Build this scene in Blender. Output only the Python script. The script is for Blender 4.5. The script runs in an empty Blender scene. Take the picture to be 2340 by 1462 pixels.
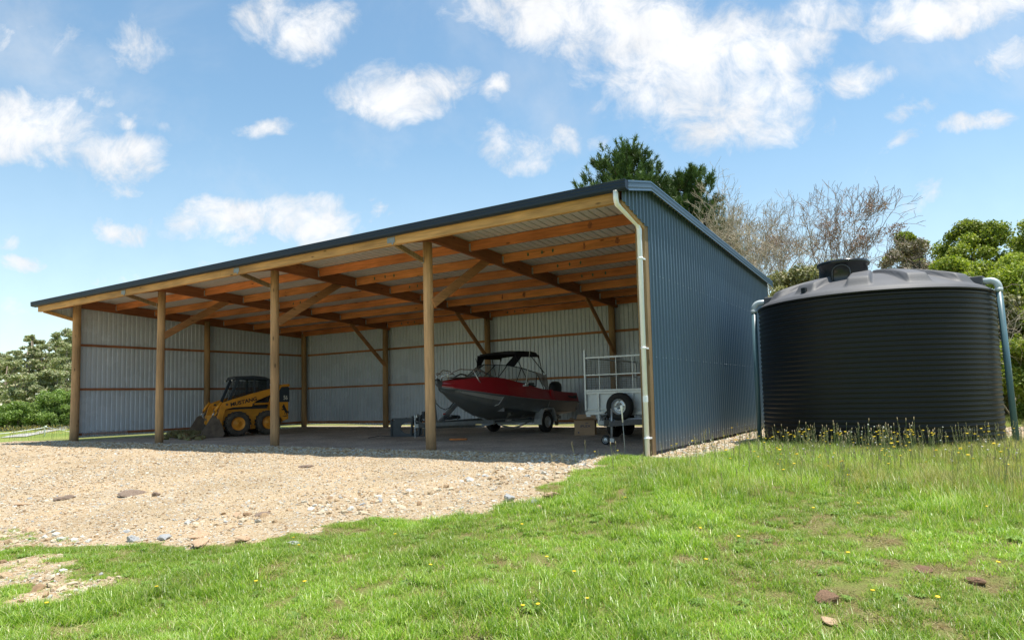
import bpy, bmesh, math, random
import numpy as np
from mathutils import Vector, Matrix
R = math.radians
rng = np.random.default_rng(7)
random.seed(7)
sc = bpy.context.scene
root_col = sc.collection

# ------------------------------------------------------------------ camera
cam_data = bpy.data.cameras.new('camera')
cam = bpy.data.objects.new('camera', cam_data); root_col.objects.link(cam)
cr, cu, cf = Vector((0.85001, 0.52616, -0.02548)), Vector((0.05892, -0.04689, 0.99716)), Vector((-0.52347, 0.84909, 0.07086))
m = Matrix(((cr.x, cu.x, -cf.x), (cr.y, cu.y, -cf.y), (cr.z, cu.z, -cf.z))).to_4x4()
m.translation = Vector((23.7748, -10.6941, 1.0303))
cam.matrix_world = m
cam_data.sensor_width = 36.0
cam_data.lens = 1534.86/2340*36
cam_data.shift_x = -40.1/2340
cam_data.shift_y = 67.0/2340
cam_data.clip_start = 0.05; cam_data.clip_end = 5000
sc.camera = cam

# ------------------------------------------------------------------ light, sky, exposure
SUN = Vector((0.82, 0.52, 4.3)).normalized()
sun_el = math.asin(SUN.z); sun_az = math.atan2(SUN.x, SUN.y)
sd = bpy.data.lights.new('sun', 'SUN'); so = bpy.data.objects.new('sun', sd); root_col.objects.link(so)
sd.energy = 2.9; sd.angle = R(0.53); sd.color = (1.0, 0.95, 0.87)
so.rotation_euler = (-SUN).to_track_quat('-Z', 'Y').to_euler(); so.location = (0, 0, 60)
sc.view_settings.view_transform = 'Standard'
sc.view_settings.look = 'None'
sc.view_settings.gamma = 1.0
sc.view_settings.use_curve_mapping = False
sc.view_settings.exposure = 1.28
SKY_STRENGTH = 0.125
CLOUD_LEVEL = 3.25

CLOUDS=[(-0.775,0.436,0.118,0.053,-0.2,1.15),(-0.674,0.399,0.102,0.035,-0.38,0.9),(-0.577,0.393,0.037,0.028,-0.38,0.95),(-0.732,0.459,0.061,0.027,-0.29,0.9),(-0.62,0.373,0.068,0.02,-0.38,0.6),(-0.393,0.607,0.044,0.039,-0.03,1),(-0.339,0.574,0.055,0.038,-0.38,1.05),(-0.288,0.586,0.034,0.034,-0.03,0.8),(-0.339,0.544,0.026,0.017,-0.03,0.7),(-0.198,0.469,0.071,0.038,-0.03,1.15),(-0.114,0.487,0.05,0.033,-0.03,0.95),(-0.228,0.494,0.027,0.024,-0.03,0.8),(-0.044,0.472,0.021,0.024,-0.03,0.8),(-0.168,0.444,0.047,0.018,-0.03,0.8),(-0.012,0.378,0.053,0.029,-0.2,0.85),(0.061,0.39,0.023,0.026,-0.03,0.8),(0.004,0.352,0.037,0.016,-0.03,0.75),(0.108,0.382,0.021,0.017,-0.03,0.45),(0.027,0.592,0.122,0.042,-0.21,1.1),(0.175,0.567,0.155,0.063,-0.12,1.25),(0.275,0.529,0.155,0.056,-0.03,1.2),(0.403,0.526,0.074,0.042,-0.03,1),(0.205,0.462,0.114,0.035,-0.21,0.8),(0.339,0.455,0.107,0.052,-0.03,0.95),(0.283,0.404,0.073,0.033,-0.03,0.85),(0.11,0.447,0.027,0.017,-0.03,0.5),(0.15,0.439,0.04,0.021,-0.03,0.5),(0.446,0.577,0.082,0.031,0.15,0.8),(0.382,0.395,0.1,0.019,0.06,0.6),(0.246,0.481,0.134,0.042,-0.03,1),(0.066,0.549,0.054,0.028,-0.39,0.7),(0.669,0.575,0.123,0.033,0.12,1.15),(0.759,0.51,0.052,0.029,0.33,0.95),(0.589,0.591,0.041,0.021,-0.03,0.7),(0.507,0.461,0.051,0.026,0.33,0.55),(0.548,0.47,0.034,0.017,0.33,0.5),(0.604,0.417,0.037,0.014,0.33,0.6),(0.697,0.404,0.051,0.014,0.24,0.85),(0.575,0.369,0.055,0.008,0.58,0.4),(0.592,0.434,0.027,0.01,-0.03,0.4),(0.617,0.3,0.03,0.012,0.15,0.45),(0.602,0.276,0.04,0.012,0.15,0.5),(-0.4,0.422,0.039,0.011,-0.03,0.75),(-0.603,0.547,0.031,0.038,-0.38,0.5),(-0.575,0.541,0.042,0.02,-0.55,0.4),(-0.732,0.577,0.048,0.031,-0.21,0.45),(-0.786,0.578,0.041,0.021,-0.03,0.4),(-0.662,0.481,0.031,0.012,-0.2,0.45),(-0.723,0.483,0.055,0.01,-0.29,0.35),(-0.611,0.442,0.015,0.008,-0.2,0.4),(-0.564,0.44,0.027,0.008,-0.38,0.35),(-0.656,0.34,0.019,0.01,-0.03,0.4),(-0.599,0.331,0.04,0.007,-0.03,0.3),(-0.605,0.27,0.067,0.017,-0.11,0.9),(-0.518,0.269,0.06,0.027,-0.03,0.8),(-0.479,0.288,0.06,0.02,-0.03,0.9),(-0.426,0.273,0.073,0.03,-0.03,1),(-0.333,0.271,0.076,0.034,-0.11,1.1),(-0.306,0.297,0.03,0.022,-0.03,0.9),(-0.24,0.282,0.03,0.017,-0.03,0.5),(-0.432,0.242,0.032,0.012,-0.03,0.8),(-0.518,0.25,0.04,0.009,-0.03,0.6),(-0.765,0.218,0.038,0.011,-0.03,0.75),(-0.774,0.161,0.049,0.017,-0.03,0.75),(-0.791,0.249,0.012,0.012,-0.03,0.5),(-0.577,0.196,0.079,0.011,-0.03,0.65),(-0.491,0.208,0.033,0.008,-0.03,0.5),(-0.722,0.187,0.066,0.009,-0.03,0.35)]

world = bpy.data.worlds.new('World'); sc.world = world
world.use_nodes = True
def build_world():
    nt = world.node_tree; N = nt.nodes; L = nt.links; N.clear()
    def math_(op, a, b=None, c=None, clamp=False):
        n = N.new('ShaderNodeMath'); n.operation = op; n.use_clamp = clamp
        for i, v in enumerate((a, b, c)):
            if v is None: continue
            if isinstance(v, (int, float)): n.inputs[i].default_value = v
            else: L.new(v, n.inputs[i])
        return n.outputs[0]
    sky = N.new('ShaderNodeTexSky'); sky.sky_type = 'NISHITA'; sky.sun_disc = False
    sky.sun_elevation = sun_el; sky.sun_rotation = sun_az
    sky.altitude = 50; sky.air_density = 1.0; sky.dust_density = 0.0; sky.ozone_density = 2.0
    tc = N.new('ShaderNodeTexCoord')
    def dot(v):
        n = N.new('ShaderNodeVectorMath'); n.operation = 'DOT_PRODUCT'
        L.new(tc.outputs['Generated'], n.inputs[0]); n.inputs[1].default_value = v; return n.outputs['Value']
    sep = N.new('ShaderNodeSeparateXYZ'); L.new(tc.outputs['Generated'], sep.inputs[0])
    df = dot((-0.52479, 0.85123, 0)); dr = dot((0.85123, 0.52479, 0)); dz = sep.outputs[2]
    dfc = math_('MAXIMUM', df, 0.05)
    a = math_('DIVIDE', dr, dfc); b = math_('DIVIDE', dz, dfc)
    comb = N.new('ShaderNodeCombineXYZ'); L.new(a, comb.inputs[0]); L.new(b, comb.inputs[1])
    def noise(scale, detail, rough, vec, dist=0.0):
        n = N.new('ShaderNodeTexNoise'); n.inputs['Scale'].default_value = scale
        n.inputs['Detail'].default_value = detail; n.inputs['Roughness'].default_value = rough
        n.inputs['Distortion'].default_value = dist
        L.new(vec, n.inputs['Vector']); return n
    # warp the coordinates so no outline stays an ellipse
    w = noise(5.5, 5, 0.6, comb.outputs[0])
    sub = N.new('ShaderNodeVectorMath'); sub.operation = 'SUBTRACT'; L.new(w.outputs['Color'], sub.inputs[0]); sub.inputs[1].default_value = (0.5, 0.5, 0.5)
    sca = N.new('ShaderNodeVectorMath'); sca.operation = 'SCALE'; L.new(sub.outputs[0], sca.inputs[0]); sca.inputs['Scale'].default_value = 0.085
    add = N.new('ShaderNodeVectorMath'); add.operation = 'ADD'; L.new(comb.outputs[0], add.inputs[0]); L.new(sca.outputs[0], add.inputs[1])
    sxy = N.new('ShaderNodeVectorMath'); sxy.operation = 'MULTIPLY'; L.new(add.outputs[0], sxy.inputs[0]); sxy.inputs[1].default_value = (1, 1, 0)
    P = sxy.outputs[0]
    acc = None
    for (ca, cb, ra, rb, ang, amp) in CLOUDS:
        mp = N.new('ShaderNodeMapping'); mp.vector_type = 'TEXTURE'
        mp.inputs['Location'].default_value = (ca, cb, 0); mp.inputs['Rotation'].default_value = (0, 0, ang)
        mp.inputs['Scale'].default_value = (ra*1.38, rb*1.36, 1)
        L.new(P, mp.inputs['Vector'])
        ln = N.new('ShaderNodeVectorMath'); ln.operation = 'DOT_PRODUCT'
        L.new(mp.outputs[0], ln.inputs[0]); L.new(mp.outputs[0], ln.inputs[1])
        f = math_('MULTIPLY_ADD', ln.outputs['Value'], -amp, amp)
        if acc is None: acc = f
        else:
            sm = N.new('ShaderNodeMath'); sm.operation = 'SMOOTH_MAX'; L.new(acc, sm.inputs[0]); L.new(f, sm.inputs[1]); sm.inputs[2].default_value = 0.18
            acc = sm.outputs[0]
    front = math_('MULTIPLY', math_('GREATER_THAN', df, 0.06), math_('GREATER_THAN', dz, 0.0))
    # scattered cloud for the rest of the sky (overhead and behind)
    dzc = math_('MAXIMUM', dz, 0.06)
    cx = math_('DIVIDE', sep.outputs[0], dzc); cy = math_('DIVIDE', sep.outputs[1], dzc)
    c2 = N.new('ShaderNodeCombineXYZ'); L.new(cx, c2.inputs[0]); L.new(cy, c2.inputs[1])
    other = noise(0.9, 6, 0.55, c2.outputs[0])
    other_f = math_('MULTIPLY_ADD', other.outputs['Fac'], 5.0, -2.9)
    mixf = N.new('ShaderNodeMix'); mixf.data_type = 'FLOAT'; L.new(front, mixf.inputs[0]); L.new(other_f, mixf.inputs[2]); L.new(acc, mixf.inputs[3])
    field = mixf.outputs[0]
    n1 = noise(14, 10, 0.66, comb.outputs[0], 0.5)
    n2 = noise(60, 4, 0.6, comb.outputs[0], 0.2)
    dens = math_('ADD', math_('MULTIPLY_ADD', n1.outputs['Fac'], 2.7, -1.42), field)
    dens = math_('ADD', dens, math_('MULTIPLY_ADD', n2.outputs['Fac'], 0.30, -0.15))
    mr = N.new('ShaderNodeMapRange'); mr.interpolation_type = 'SMOOTHSTEP'
    L.new(dens, mr.inputs['Value']); mr.inputs['From Min'].default_value = -0.10; mr.inputs['From Max'].default_value = 1.22
    mask = mr.outputs[0]
    # thin veil
    veil = noise(3.0, 6, 0.6, comb.outputs[0], 0.3)
    vm = N.new('ShaderNodeMapRange'); vm.interpolation_type = 'SMOOTHSTEP'; L.new(veil.outputs['Fac'], vm.inputs['Value'])
    vm.inputs['From Min'].default_value = 0.42; vm.inputs['From Max'].default_value = 0.85; vm.inputs['To Max'].default_value = 0.5
    mask = math_('MAXIMUM', mask, math_('MULTIPLY', vm.outputs[0], math_('GREATER_THAN', dz, 0.0)))
    low = N.new('ShaderNodeMapRange'); low.interpolation_type = 'SMOOTHSTEP'; L.new(dz, low.inputs['Value'])
    low.inputs['From Min'].default_value = 0.42; low.inputs['From Max'].default_value = 0.0; low.inputs['To Max'].default_value = 0.42
    mask = math_('MAXIMUM', mask, low.outputs[0])
    # cloud tone: a little greyer where thick and low
    tone = N.new('ShaderNodeMapRange'); L.new(dens, tone.inputs['Value']); tone.inputs['From Min'].default_value = 0.3
    tone.inputs['From Max'].default_value = 1.6; tone.inputs['To Min'].default_value = 0.90; tone.inputs['To Max'].default_value = 1.08
    n3 = noise(9, 6, 0.6, P)
    tone2 = math_('MULTIPLY', tone.outputs[0], math_('MULTIPLY_ADD', n3.outputs['Fac'], 0.55, 0.74))
    ccol = N.new('ShaderNodeVectorMath'); ccol.operation = 'SCALE'; ccol.inputs[0].default_value = (0.97*CLOUD_LEVEL, 0.99*CLOUD_LEVEL, 1.02*CLOUD_LEVEL)
    L.new(tone2, ccol.inputs['Scale'])
    tint = N.new('ShaderNodeVectorMath'); tint.operation = 'MULTIPLY'; L.new(sky.outputs[0], tint.inputs[0]); tint.inputs[1].default_value = (0.66, 0.72, 0.64)
    mix = N.new('ShaderNodeMix'); mix.data_type = 'RGBA'
    L.new(mask, mix.inputs[0]); L.new(tint.outputs[0], mix.inputs[6]); L.new(ccol.outputs[0], mix.inputs[7])
    bg = N.new('ShaderNodeBackground'); bg.inputs['Strength'].default_value = SKY_STRENGTH
    L.new(mix.outputs[2], bg.inputs['Color'])
    out = N.new('ShaderNodeOutputWorld'); L.new(bg.outputs[0], out.inputs[0])
build_world()

# ------------------------------------------------------------------ helpers
class MB:
    """collects shapes; build() links them as one mesh object"""
    def __init__(s): s.v = []; s.f = []; s.mi = []; s.cur = 0; s.sm = []
    def add(s, vs, fs, smooth=False):
        o = len(s.v); s.v += [tuple(map(float, v)) for v in vs]
        for f in fs: s.f.append(tuple(i+o for i in f)); s.mi.append(s.cur); s.sm.append(smooth)
        return s
    def box(s, c, d, M=None):
        x, y, z = d[0]/2, d[1]/2, d[2]/2
        vs = [Vector(p) for p in ((-x,-y,-z),(x,-y,-z),(x,y,-z),(-x,y,-z),(-x,-y,z),(x,-y,z),(x,y,z),(-x,y,z))]
        if M is not None: vs = [M @ v for v in vs]
        vs = [v+Vector(c) for v in vs]
        return s.add(vs, [(0,3,2,1),(4,5,6,7),(0,1,5,4),(1,2,6,5),(2,3,7,6),(3,0,4,7)])
    def bb(s, a, b):
        return s.box([(a[i]+b[i])/2 for i in range(3)], [abs(a[i]-b[i]) for i in range(3)])
    def bar(s, p, q, w, h, up=(0, 0, 1)):
        p, q = Vector(p), Vector(q); d = (q-p); L_ = d.length; d.normalize(); up = Vector(up)
        if abs(d.dot(up)) > 0.99: up = Vector((0, 1, 0))
        x = d.cross(up).normalized(); z = x.cross(d).normalized()
        vs = []
        for t in (0, L_):
            for sx, sz in ((-1,-1),(1,-1),(1,1),(-1,1)): vs.append(p+d*t+x*(sx*w/2)+z*(sz*h/2))
        return s.add(vs, [(3,2,1,0),(4,5,6,7),(0,1,5,4),(1,2,6,5),(2,3,7,6),(3,0,4,7)])
    def tube(s, pts, r, n=10, cap=True, smooth=True):
        pts = [Vector(p) for p in pts]
        if not hasattr(r, '__len__'): r = [r]*len(pts)
        vs = []; fs = []; prev = None
        for i, p in enumerate(pts):
            d = (pts[min(i+1, len(pts)-1)]-pts[max(i-1, 0)])
            if d.length < 1e-9: d = Vector((0, 0, 1))
            d.normalize()
            if prev is None:
                a = Vector((0, 0, 1)) if abs(d.z) < 0.9 else Vector((1, 0, 0)); x = d.cross(a).normalized()
            else:
                x = prev-d*prev.dot(d)
                if x.length < 1e-6: x = d.orthogonal()
                x.normalize()
            prev = x; y = d.cross(x)
            for k in range(n):
                t = 2*math.pi*k/n; vs.append(p+(x*math.cos(t)+y*math.sin(t))*r[i])
        for i in range(len(pts)-1):
            for k in range(n):
                fs.append((i*n+k, i*n+(k+1) % n, (i+1)*n+(k+1) % n, (i+1)*n+k))
        s.add(vs, fs, smooth)
        if cap: 
            o = len(s.v)-len(vs)
            s.f.append(tuple(o+k for k in reversed(range(n)))); s.mi.append(s.cur); s.sm.append(False)
            s.f.append(tuple(o+(len(pts)-1)*n+k for k in range(n))); s.mi.append(s.cur); s.sm.append(False)
        return s
    def lathe(s, prof, n=32, c=(0, 0, 0), axis='Z', smooth=True, closed=False):
        vs = []; fs = []
        for (r, h) in prof:
            for k in range(n):
                t = 2*math.pi*k/n; a, b = r*math.cos(t), r*math.sin(t)
                v = {'Z': (a, b, h), 'X': (h, a, b), 'Y': (a, h, b)}[axis]
                vs.append((v[0]+c[0], v[1]+c[1], v[2]+c[2]))
        m_ = len(prof); rngm = range(m_ if closed else m_-1)
        for i in rngm:
            j = (i+1) % m_
            for k in range(n):
                q = (i*n+k, i*n+(k+1) % n, j*n+(k+1) % n, j*n+k)
                fs.append(q if axis != 'Y' else q[::-1])
        return s.add(vs, fs, smooth)
    def prism(s, poly, f, t0, t1):
        """poly: 2-D outline; f(u, v, t) -> 3-D"""
        n = len(poly); vs = [f(u, v, t0) for u, v in poly]+[f(u, v, t1) for u, v in poly]
        fs = [tuple(range(n))[::-1], tuple(range(n, 2*n))]+[(i, (i+1) % n, n+(i+1) % n, n+i) for i in range(n)]
        return s.add(vs, fs)
    def quad(s, a, b, c, d, smooth=False): return s.add([a, b, c, d], [(0, 1, 2, 3)], smooth)
    def loft(s, secs, closed=False, smooth=True):
        n = len(secs[0]); vs = [p for sec in secs for p in sec]; fs = []
        for i in range(len(secs)-1):
            for k in range(n if closed else n-1):
                fs.append((i*n+k, i*n+(k+1) % n, (i+1)*n+(k+1) % n, (i+1)*n+k))
        return s.add(vs, fs, smooth)
    def build(s, name, mats, parent=None, bevel=0, fix=True):
        me = bpy.data.meshes.new(name); me.from_pydata(s.v, [], s.f)
        if not isinstance(mats, (list, tuple)): mats = [mats]
        for m_ in mats: me.materials.append(m_)
        me.polygons.foreach_set('material_index', s.mi); me.polygons.foreach_set('use_smooth', s.sm)
        me.validate()
        if fix:
            bm = bmesh.new(); bm.from_mesh(me); bmesh.ops.recalc_face_normals(bm, faces=bm.faces); bm.to_mesh(me); bm.free()
        me.update()
        o = bpy.data.objects.new(name, me); root_col.objects.link(o)
        if parent is not None: o.parent = parent
        if bevel:
            b = o.modifiers.new('bevel', 'BEVEL'); b.width = bevel; b.segments = 2; b.limit_method = 'ANGLE'; b.angle_limit = R(40)
            b.harden_normals = False
        return o

def tag(o, label=None, cat=None, group=None, kind=None):
    if label: o['label'] = label
    if cat: o['category'] = cat
    if group: o['group'] = group
    if kind: o['kind'] = kind
    return o
def thing(name, loc, label, cat, rz=0, group=None):
    o = bpy.data.objects.new(name, None); root_col.objects.link(o); o.location = loc; o.rotation_euler = (0, 0, rz)
    o.empty_display_size = 0.2
    return tag(o, label, cat, group)
def copy_tree(o, parent=None):
    c = o.copy(); root_col.objects.link(c); c.parent = parent
    for ch in list(o.children): copy_tree(ch, c)
    return c
def text_mesh(name, s_, size, depth, mat_, parent, M, bold=0.0, sx=1.0, shear=0.0):
    cv = bpy.data.curves.new(name, 'FONT'); cv.body = s_; cv.size = size; cv.extrude = depth; cv.offset = bold; cv.shear = shear
    cv.align_x = 'CENTER'; cv.align_y = 'CENTER'; cv.resolution_u = 3
    to = bpy.data.objects.new(name+'_curve', cv); root_col.objects.link(to)
    bpy.context.view_layer.update()
    dg = bpy.context.evaluated_depsgraph_get()
    me = bpy.data.meshes.new_from_object(to.evaluated_get(dg)); bpy.data.objects.remove(to); bpy.data.curves.remove(cv)
    me.transform(M @ Matrix.Diagonal((sx, 1, 1, 1))); me.materials.clear(); me.materials.append(mat_); me.name = name
    o = bpy.data.objects.new(name, me); root_col.objects.link(o)
    if parent is not None: o.parent = parent
    return o

# value noise in numpy
def vnoise(x, y, seed=0):
    xi = np.floor(x).astype(np.int64); yi = np.floor(y).astype(np.int64); fx = x-xi; fy = y-yi
    fx = fx*fx*(3-2*fx); fy = fy*fy*(3-2*fy)
    def h(a, b):
        n = (a*374761393+b*668265263+seed*1442695041) & 0xffffffff
        n = ((n ^ (n >> 13))*1274126177) & 0xffffffff
        return ((n ^ (n >> 16)) & 0xffff)/65535.0
    return (h(xi, yi)*(1-fx)+h(xi+1, yi)*fx)*(1-fy)+(h(xi, yi+1)*(1-fx)+h(xi+1, yi+1)*fx)*fy
def fbm(x, y, seed=0, o=4):
    t = 0; a = 0.5
    for i in range(o): t = t+a*vnoise(x*2**i, y*2**i, seed+i*17); a *= 0.5
    return t/(1-0.5**o)

# ------------------------------------------------------------------ materials
def new_mat(name):
    m_ = bpy.data.materials.new(name); m_.use_nodes = True; nt = m_.node_tree
    return m_, nt, nt.nodes['Principled BSDF']
def col_scale(c, k): return (min(1, c[0]*k), min(1, c[1]*k), min(1, c[2]*k), 1)
def mat(name, col, rough=0.6, metal=0.0, var=0.15, scale=6.0, stretch=(1, 1, 1), bump=0.0, bscale=60, col2=None, spec=0.5, detail=5, knots=False, coat=0.0, alpha=1.0, trans=0.0, rvar=0.1):
    m_, nt, b = new_mat(name); N = nt.nodes; L = nt.links
    tc = N.new('ShaderNodeTexCoord'); mp = N.new('ShaderNodeMapping'); L.new(tc.outputs['Object'], mp.inputs[0])
    mp.inputs['Scale'].default_value = stretch
    n = N.new('ShaderNodeTexNoise'); n.inputs['Scale'].default_value = scale; n.inputs['Detail'].default_value = detail; n.inputs['Roughness'].default_value = 0.6
    L.new(mp.outputs[0], n.inputs['Vector'])
    rp = N.new('ShaderNodeValToRGB'); L.new(n.outputs['Fac'], rp.inputs[0])
    rp.color_ramp.elements[0].position = 0.3; rp.color_ramp.elements[1].position = 0.72
    rp.color_ramp.elements[0].color = col_scale(col2 or col, 1-var if not col2 else 1); rp.color_ramp.elements[1].color = col_scale(col, 1+var)
    c_out = rp.outputs[0]
    if knots:
        vo = N.new('ShaderNodeTexVoronoi'); vo.inputs['Scale'].default_value = 1.6
        mp2 = N.new('ShaderNodeMapping'); L.new(tc.outputs['Object'], mp2.inputs[0])
        mp2.inputs['Scale'].default_value = tuple(3.2 if v > 1 else 1.1 for v in stretch)
        L.new(mp2.outputs[0], vo.inputs['Vector'])
        mr = N.new('ShaderNodeMapRange'); L.new(vo.outputs['Distance'], mr.inputs[0]); mr.inputs[1].default_value = 0.06; mr.inputs[2].default_value = 0.13
        mx = N.new('ShaderNodeMix'); mx.data_type = 'RGBA'; L.new(mr.outputs[0], mx.inputs[0])
        mx.inputs[6].default_value = col_scale(col, 0.32); L.new(c_out, mx.inputs[7]); c_out = mx.outputs[2]
        big = N.new('ShaderNodeTexNoise'); big.inputs['Scale'].default_value = 0.55; big.inputs['Detail'].default_value = 3; L.new(tc.outputs['Object'], big.inputs[0])
        mr2 = N.new('ShaderNodeMapRange'); L.new(big.outputs['Fac'], mr2.inputs[0]); mr2.inputs[1].default_value = 0.3; mr2.inputs[2].default_value = 0.7; mr2.inputs[3].default_value = 0.62; mr2.inputs[4].default_value = 1.2
        sc_ = N.new('ShaderNodeVectorMath'); sc_.operation = 'SCALE'; L.new(c_out, sc_.inputs[0]); L.new(mr2.outputs[0], sc_.inputs['Scale']); c_out = sc_.outputs[0]
    L.new(c_out, b.inputs['Base Color'])
    b.inputs['Metallic'].default_value = metal; b.inputs['Specular IOR Level'].default_value = spec
    if coat: b.inputs['Coat Weight'].default_value = coat; b.inputs['Coat Roughness'].default_value = 0.08
    mr = N.new('ShaderNodeMapRange'); L.new(n.outputs['Fac'], mr.inputs[0]); mr.inputs[3].default_value = max(0.02, rough-rvar); mr.inputs[4].default_value = min(1, rough+rvar)
    L.new(mr.outputs[0], b.inputs['Roughness'])
    if alpha < 1: b.inputs['Alpha'].default_value = alpha
    if trans: b.inputs['Transmission Weight'].default_value = trans
    if bump:
        nb = N.new('ShaderNodeTexNoise'); nb.inputs['Scale'].default_value = bscale; nb.inputs['Detail'].default_value = 4; L.new(mp.outputs[0], nb.inputs['Vector'])
        bp = N.new('ShaderNodeBump'); bp.inputs['Strength'].default_value = bump; bp.inputs['Distance'].default_value = 0.02
        L.new(nb.outputs['Fac'], bp.inputs['Height']); L.new(bp.outputs[0], b.inputs['Normal'])
    return m_
def wood(name, col, axis, **k):
    st = {'x': (0.5, 7, 7), 'y': (7, 0.5, 7), 'z': (7, 7, 0.5)}[axis]
    return mat(name, col, rough=0.75, var=0.28, scale=3.2, stretch=st, bump=0.35, bscale=9, spec=0.25, knots=True, **k)
MT = {}
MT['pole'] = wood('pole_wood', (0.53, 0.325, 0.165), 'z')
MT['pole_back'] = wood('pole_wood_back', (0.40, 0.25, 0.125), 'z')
MT['post'] = wood('weathered_post', (0.33, 0.225, 0.12), 'z')
MT['purlin'] = wood('purlin_wood', (0.60, 0.215, 0.070), 'x')
MT['rafter'] = wood('rafter_wood', (0.33, 0.125, 0.052), 'y')
MT['fascia'] = wood('front_beam_wood', (0.60, 0.345, 0.135), 'x')
MT['brace'] = wood('brace_wood', (0.46, 0.23, 0.10), 'y')
MT['girt_x'] = wood('girt_wood_x', (0.50, 0.22, 0.10), 'x')
MT['girt_y'] = wood('girt_wood_y', (0.40, 0.165, 0.085), 'y')
MT['blue'] = mat('blue_steel', (0.076, 0.128, 0.182), rough=0.40, var=0.10, scale=0.9, stretch=(1, 1, 0.35), spec=0.5)
def dust_base(m_, col, top=0.45):
    """mud splash that fades out above the ground"""
    nt = m_.node_tree; N = nt.nodes; L = nt.links; b = N['Principled BSDF']; src = b.inputs['Base Color'].links[0].from_socket
    tc = N.new('ShaderNodeTexCoord'); sx = N.new('ShaderNodeSeparateXYZ'); L.new(tc.outputs['Object'], sx.inputs[0])
    mr = N.new('ShaderNodeMapRange'); L.new(sx.outputs[2], mr.inputs[0]); mr.inputs[1].default_value = top; mr.inputs[2].default_value = 0.0
    nz = N.new('ShaderNodeTexNoise'); nz.inputs['Scale'].default_value = 9; nz.inputs['Detail'].default_value = 6; L.new(tc.outputs['Object'], nz.inputs['Vector'])
    mu = N.new('ShaderNodeMath'); mu.operation = 'MULTIPLY'; L.new(mr.outputs[0], mu.inputs[0]); L.new(nz.outputs['Fac'], mu.inputs[1])
    mx = N.new('ShaderNodeMix'); mx.data_type = 'RGBA'; L.new(mu.outputs[0], mx.inputs[0]); L.new(src, mx.inputs[6]); mx.inputs[7].default_value = (*col, 1)
    L.new(mx.outputs[2], b.inputs['Base Color'])
dust_base(MT['blue'], (0.26, 0.21, 0.15))
for k_ in ('pole', 'pole_back', 'post'): dust_base(MT[k_], (0.16, 0.13, 0.10), 0.35)
MT['inner'] = mat('steel_reverse', (0.58, 0.635, 0.71), rough=0.27, var=0.07, scale=0.8, spec=0.5)
MT['soffit'] = mat('roof_reverse', (0.56, 0.56, 0.54), rough=0.5, var=0.06, scale=0.8)
MT['navy'] = mat('navy_gutter_steel', (0.020, 0.036, 0.062), rough=0.55, var=0.08, scale=2, spec=0.25)
MT['white'] = mat('white_pvc', (0.93, 0.95, 0.97), rough=0.25, var=0.04, scale=3)
MT['galv'] = mat('galvanised_steel', (0.50, 0.52, 0.53), rough=0.42, metal=0.55, var=0.16, scale=14)
MT['galv_dark'] = mat('dull_galvanised_steel', (0.27, 0.29, 0.30), rough=0.5, metal=0.6, var=0.2, scale=10)
MT['tyre'] = mat('tyre_rubber', (0.022, 0.021, 0.020), rough=0.85, var=0.3, scale=12, bump=0.3)
MT['black'] = mat('black_steel', (0.018, 0.02, 0.023), rough=0.5, var=0.3, scale=8)

# ------------------------------------------------------------------ terrain
def ss(t): t = np.clip(t, 0, 1); return t*t*(3-2*t)
def T0(x, y):
    z = -0.45*ss((-2.2-y)/7.0)
    d = np.hypot(np.maximum(0, np.maximum(-6-x, x-30)), np.maximum(0, y-12))
    z = z-1.8*ss(d/110.)
    dl = np.maximum(0, -1.5-x); return z-0.35*ss(dl/10.)*ss((y+6)/6)
GRASSLINE = [(19.45, 0.3), (19.2, 0.25), (19.0, 0.0), (19.13, -0.66), (19.55, -1.97), (19.42, -2.55), (19.61, -3.36), (19.44, -3.7), (19.9, -4.26), (19.68, -4.55),
             (19.8, -5.05), (19.3, -5.31), (18.8, -5.41), (18.29, -5.59), (18.23, -6.1), (18.16, -6.32), (17.83, -6.51), (17.76, -6.71),
             (17.45, -6.91), (16.71, -7.08), (16.3, -7.27), (15.71, -7.47), (15.75, -7.72), (14.98, -8.48)]
GRAVEL = GRASSLINE+[(11, -11), (4, -14), (-10, -16), (-30, -14), (-30, 4.4), (-12.7, 2.3), (-2.2, -0.3), (-0.3, 0.1)]
STRIP = [(19.5, -0.3), (20.0, -0.5), (20.35, -0.5), (20.5, 1.0), (20.3, 3.6), (20.2, 6.0), (20.3, 9.9), (-0.6, 9.9), (-0.6, 9.25), (19.5, 9.25)]
FLOOR = [(-0.1, -0.25), (19.3, -0.2), (19.55, 0.2), (19.62, 9.2), (-0.05, 9.2)]
PAD = [(24.3, 4.6), (27, 4.9), (31, 7.5), (27, 10), (24, 9), (21, 8.4), (20.3, 8.2), (20.4, 6.5), (22, 6.3)]
def pip(x, y, poly):
    inside = np.zeros(np.shape(x), bool); n = len(poly); j = n-1
    for i in range(n):
        xi, yi = poly[i]; xj, yj = poly[j]
        c = ((yi > y) != (yj > y)) & (x < (xj-xi)*(y-yi)/((yj-yi) if yj != yi else 1e-9)+xi)
        inside ^= c; j = i
    return inside
def pdist(x, y, poly):
    d = np.full(np.shape(x), 1e9); n = len(poly)
    for i in range(n):
        ax, ay = poly[i]; bx, by = poly[(i+1) % n]; dx, dy = bx-ax, by-ay
        t = np.clip(((x-ax)*dx+(y-ay)*dy)/(dx*dx+dy*dy), 0, 1)
        d = np.minimum(d, np.hypot(x-ax-t*dx, y-ay-t*dy))
    return d
def sdf(x, y, poly):
    """positive inside"""
    return np.where(pip(x, y, poly), 1, -1)*pdist(x, y, poly)
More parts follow.
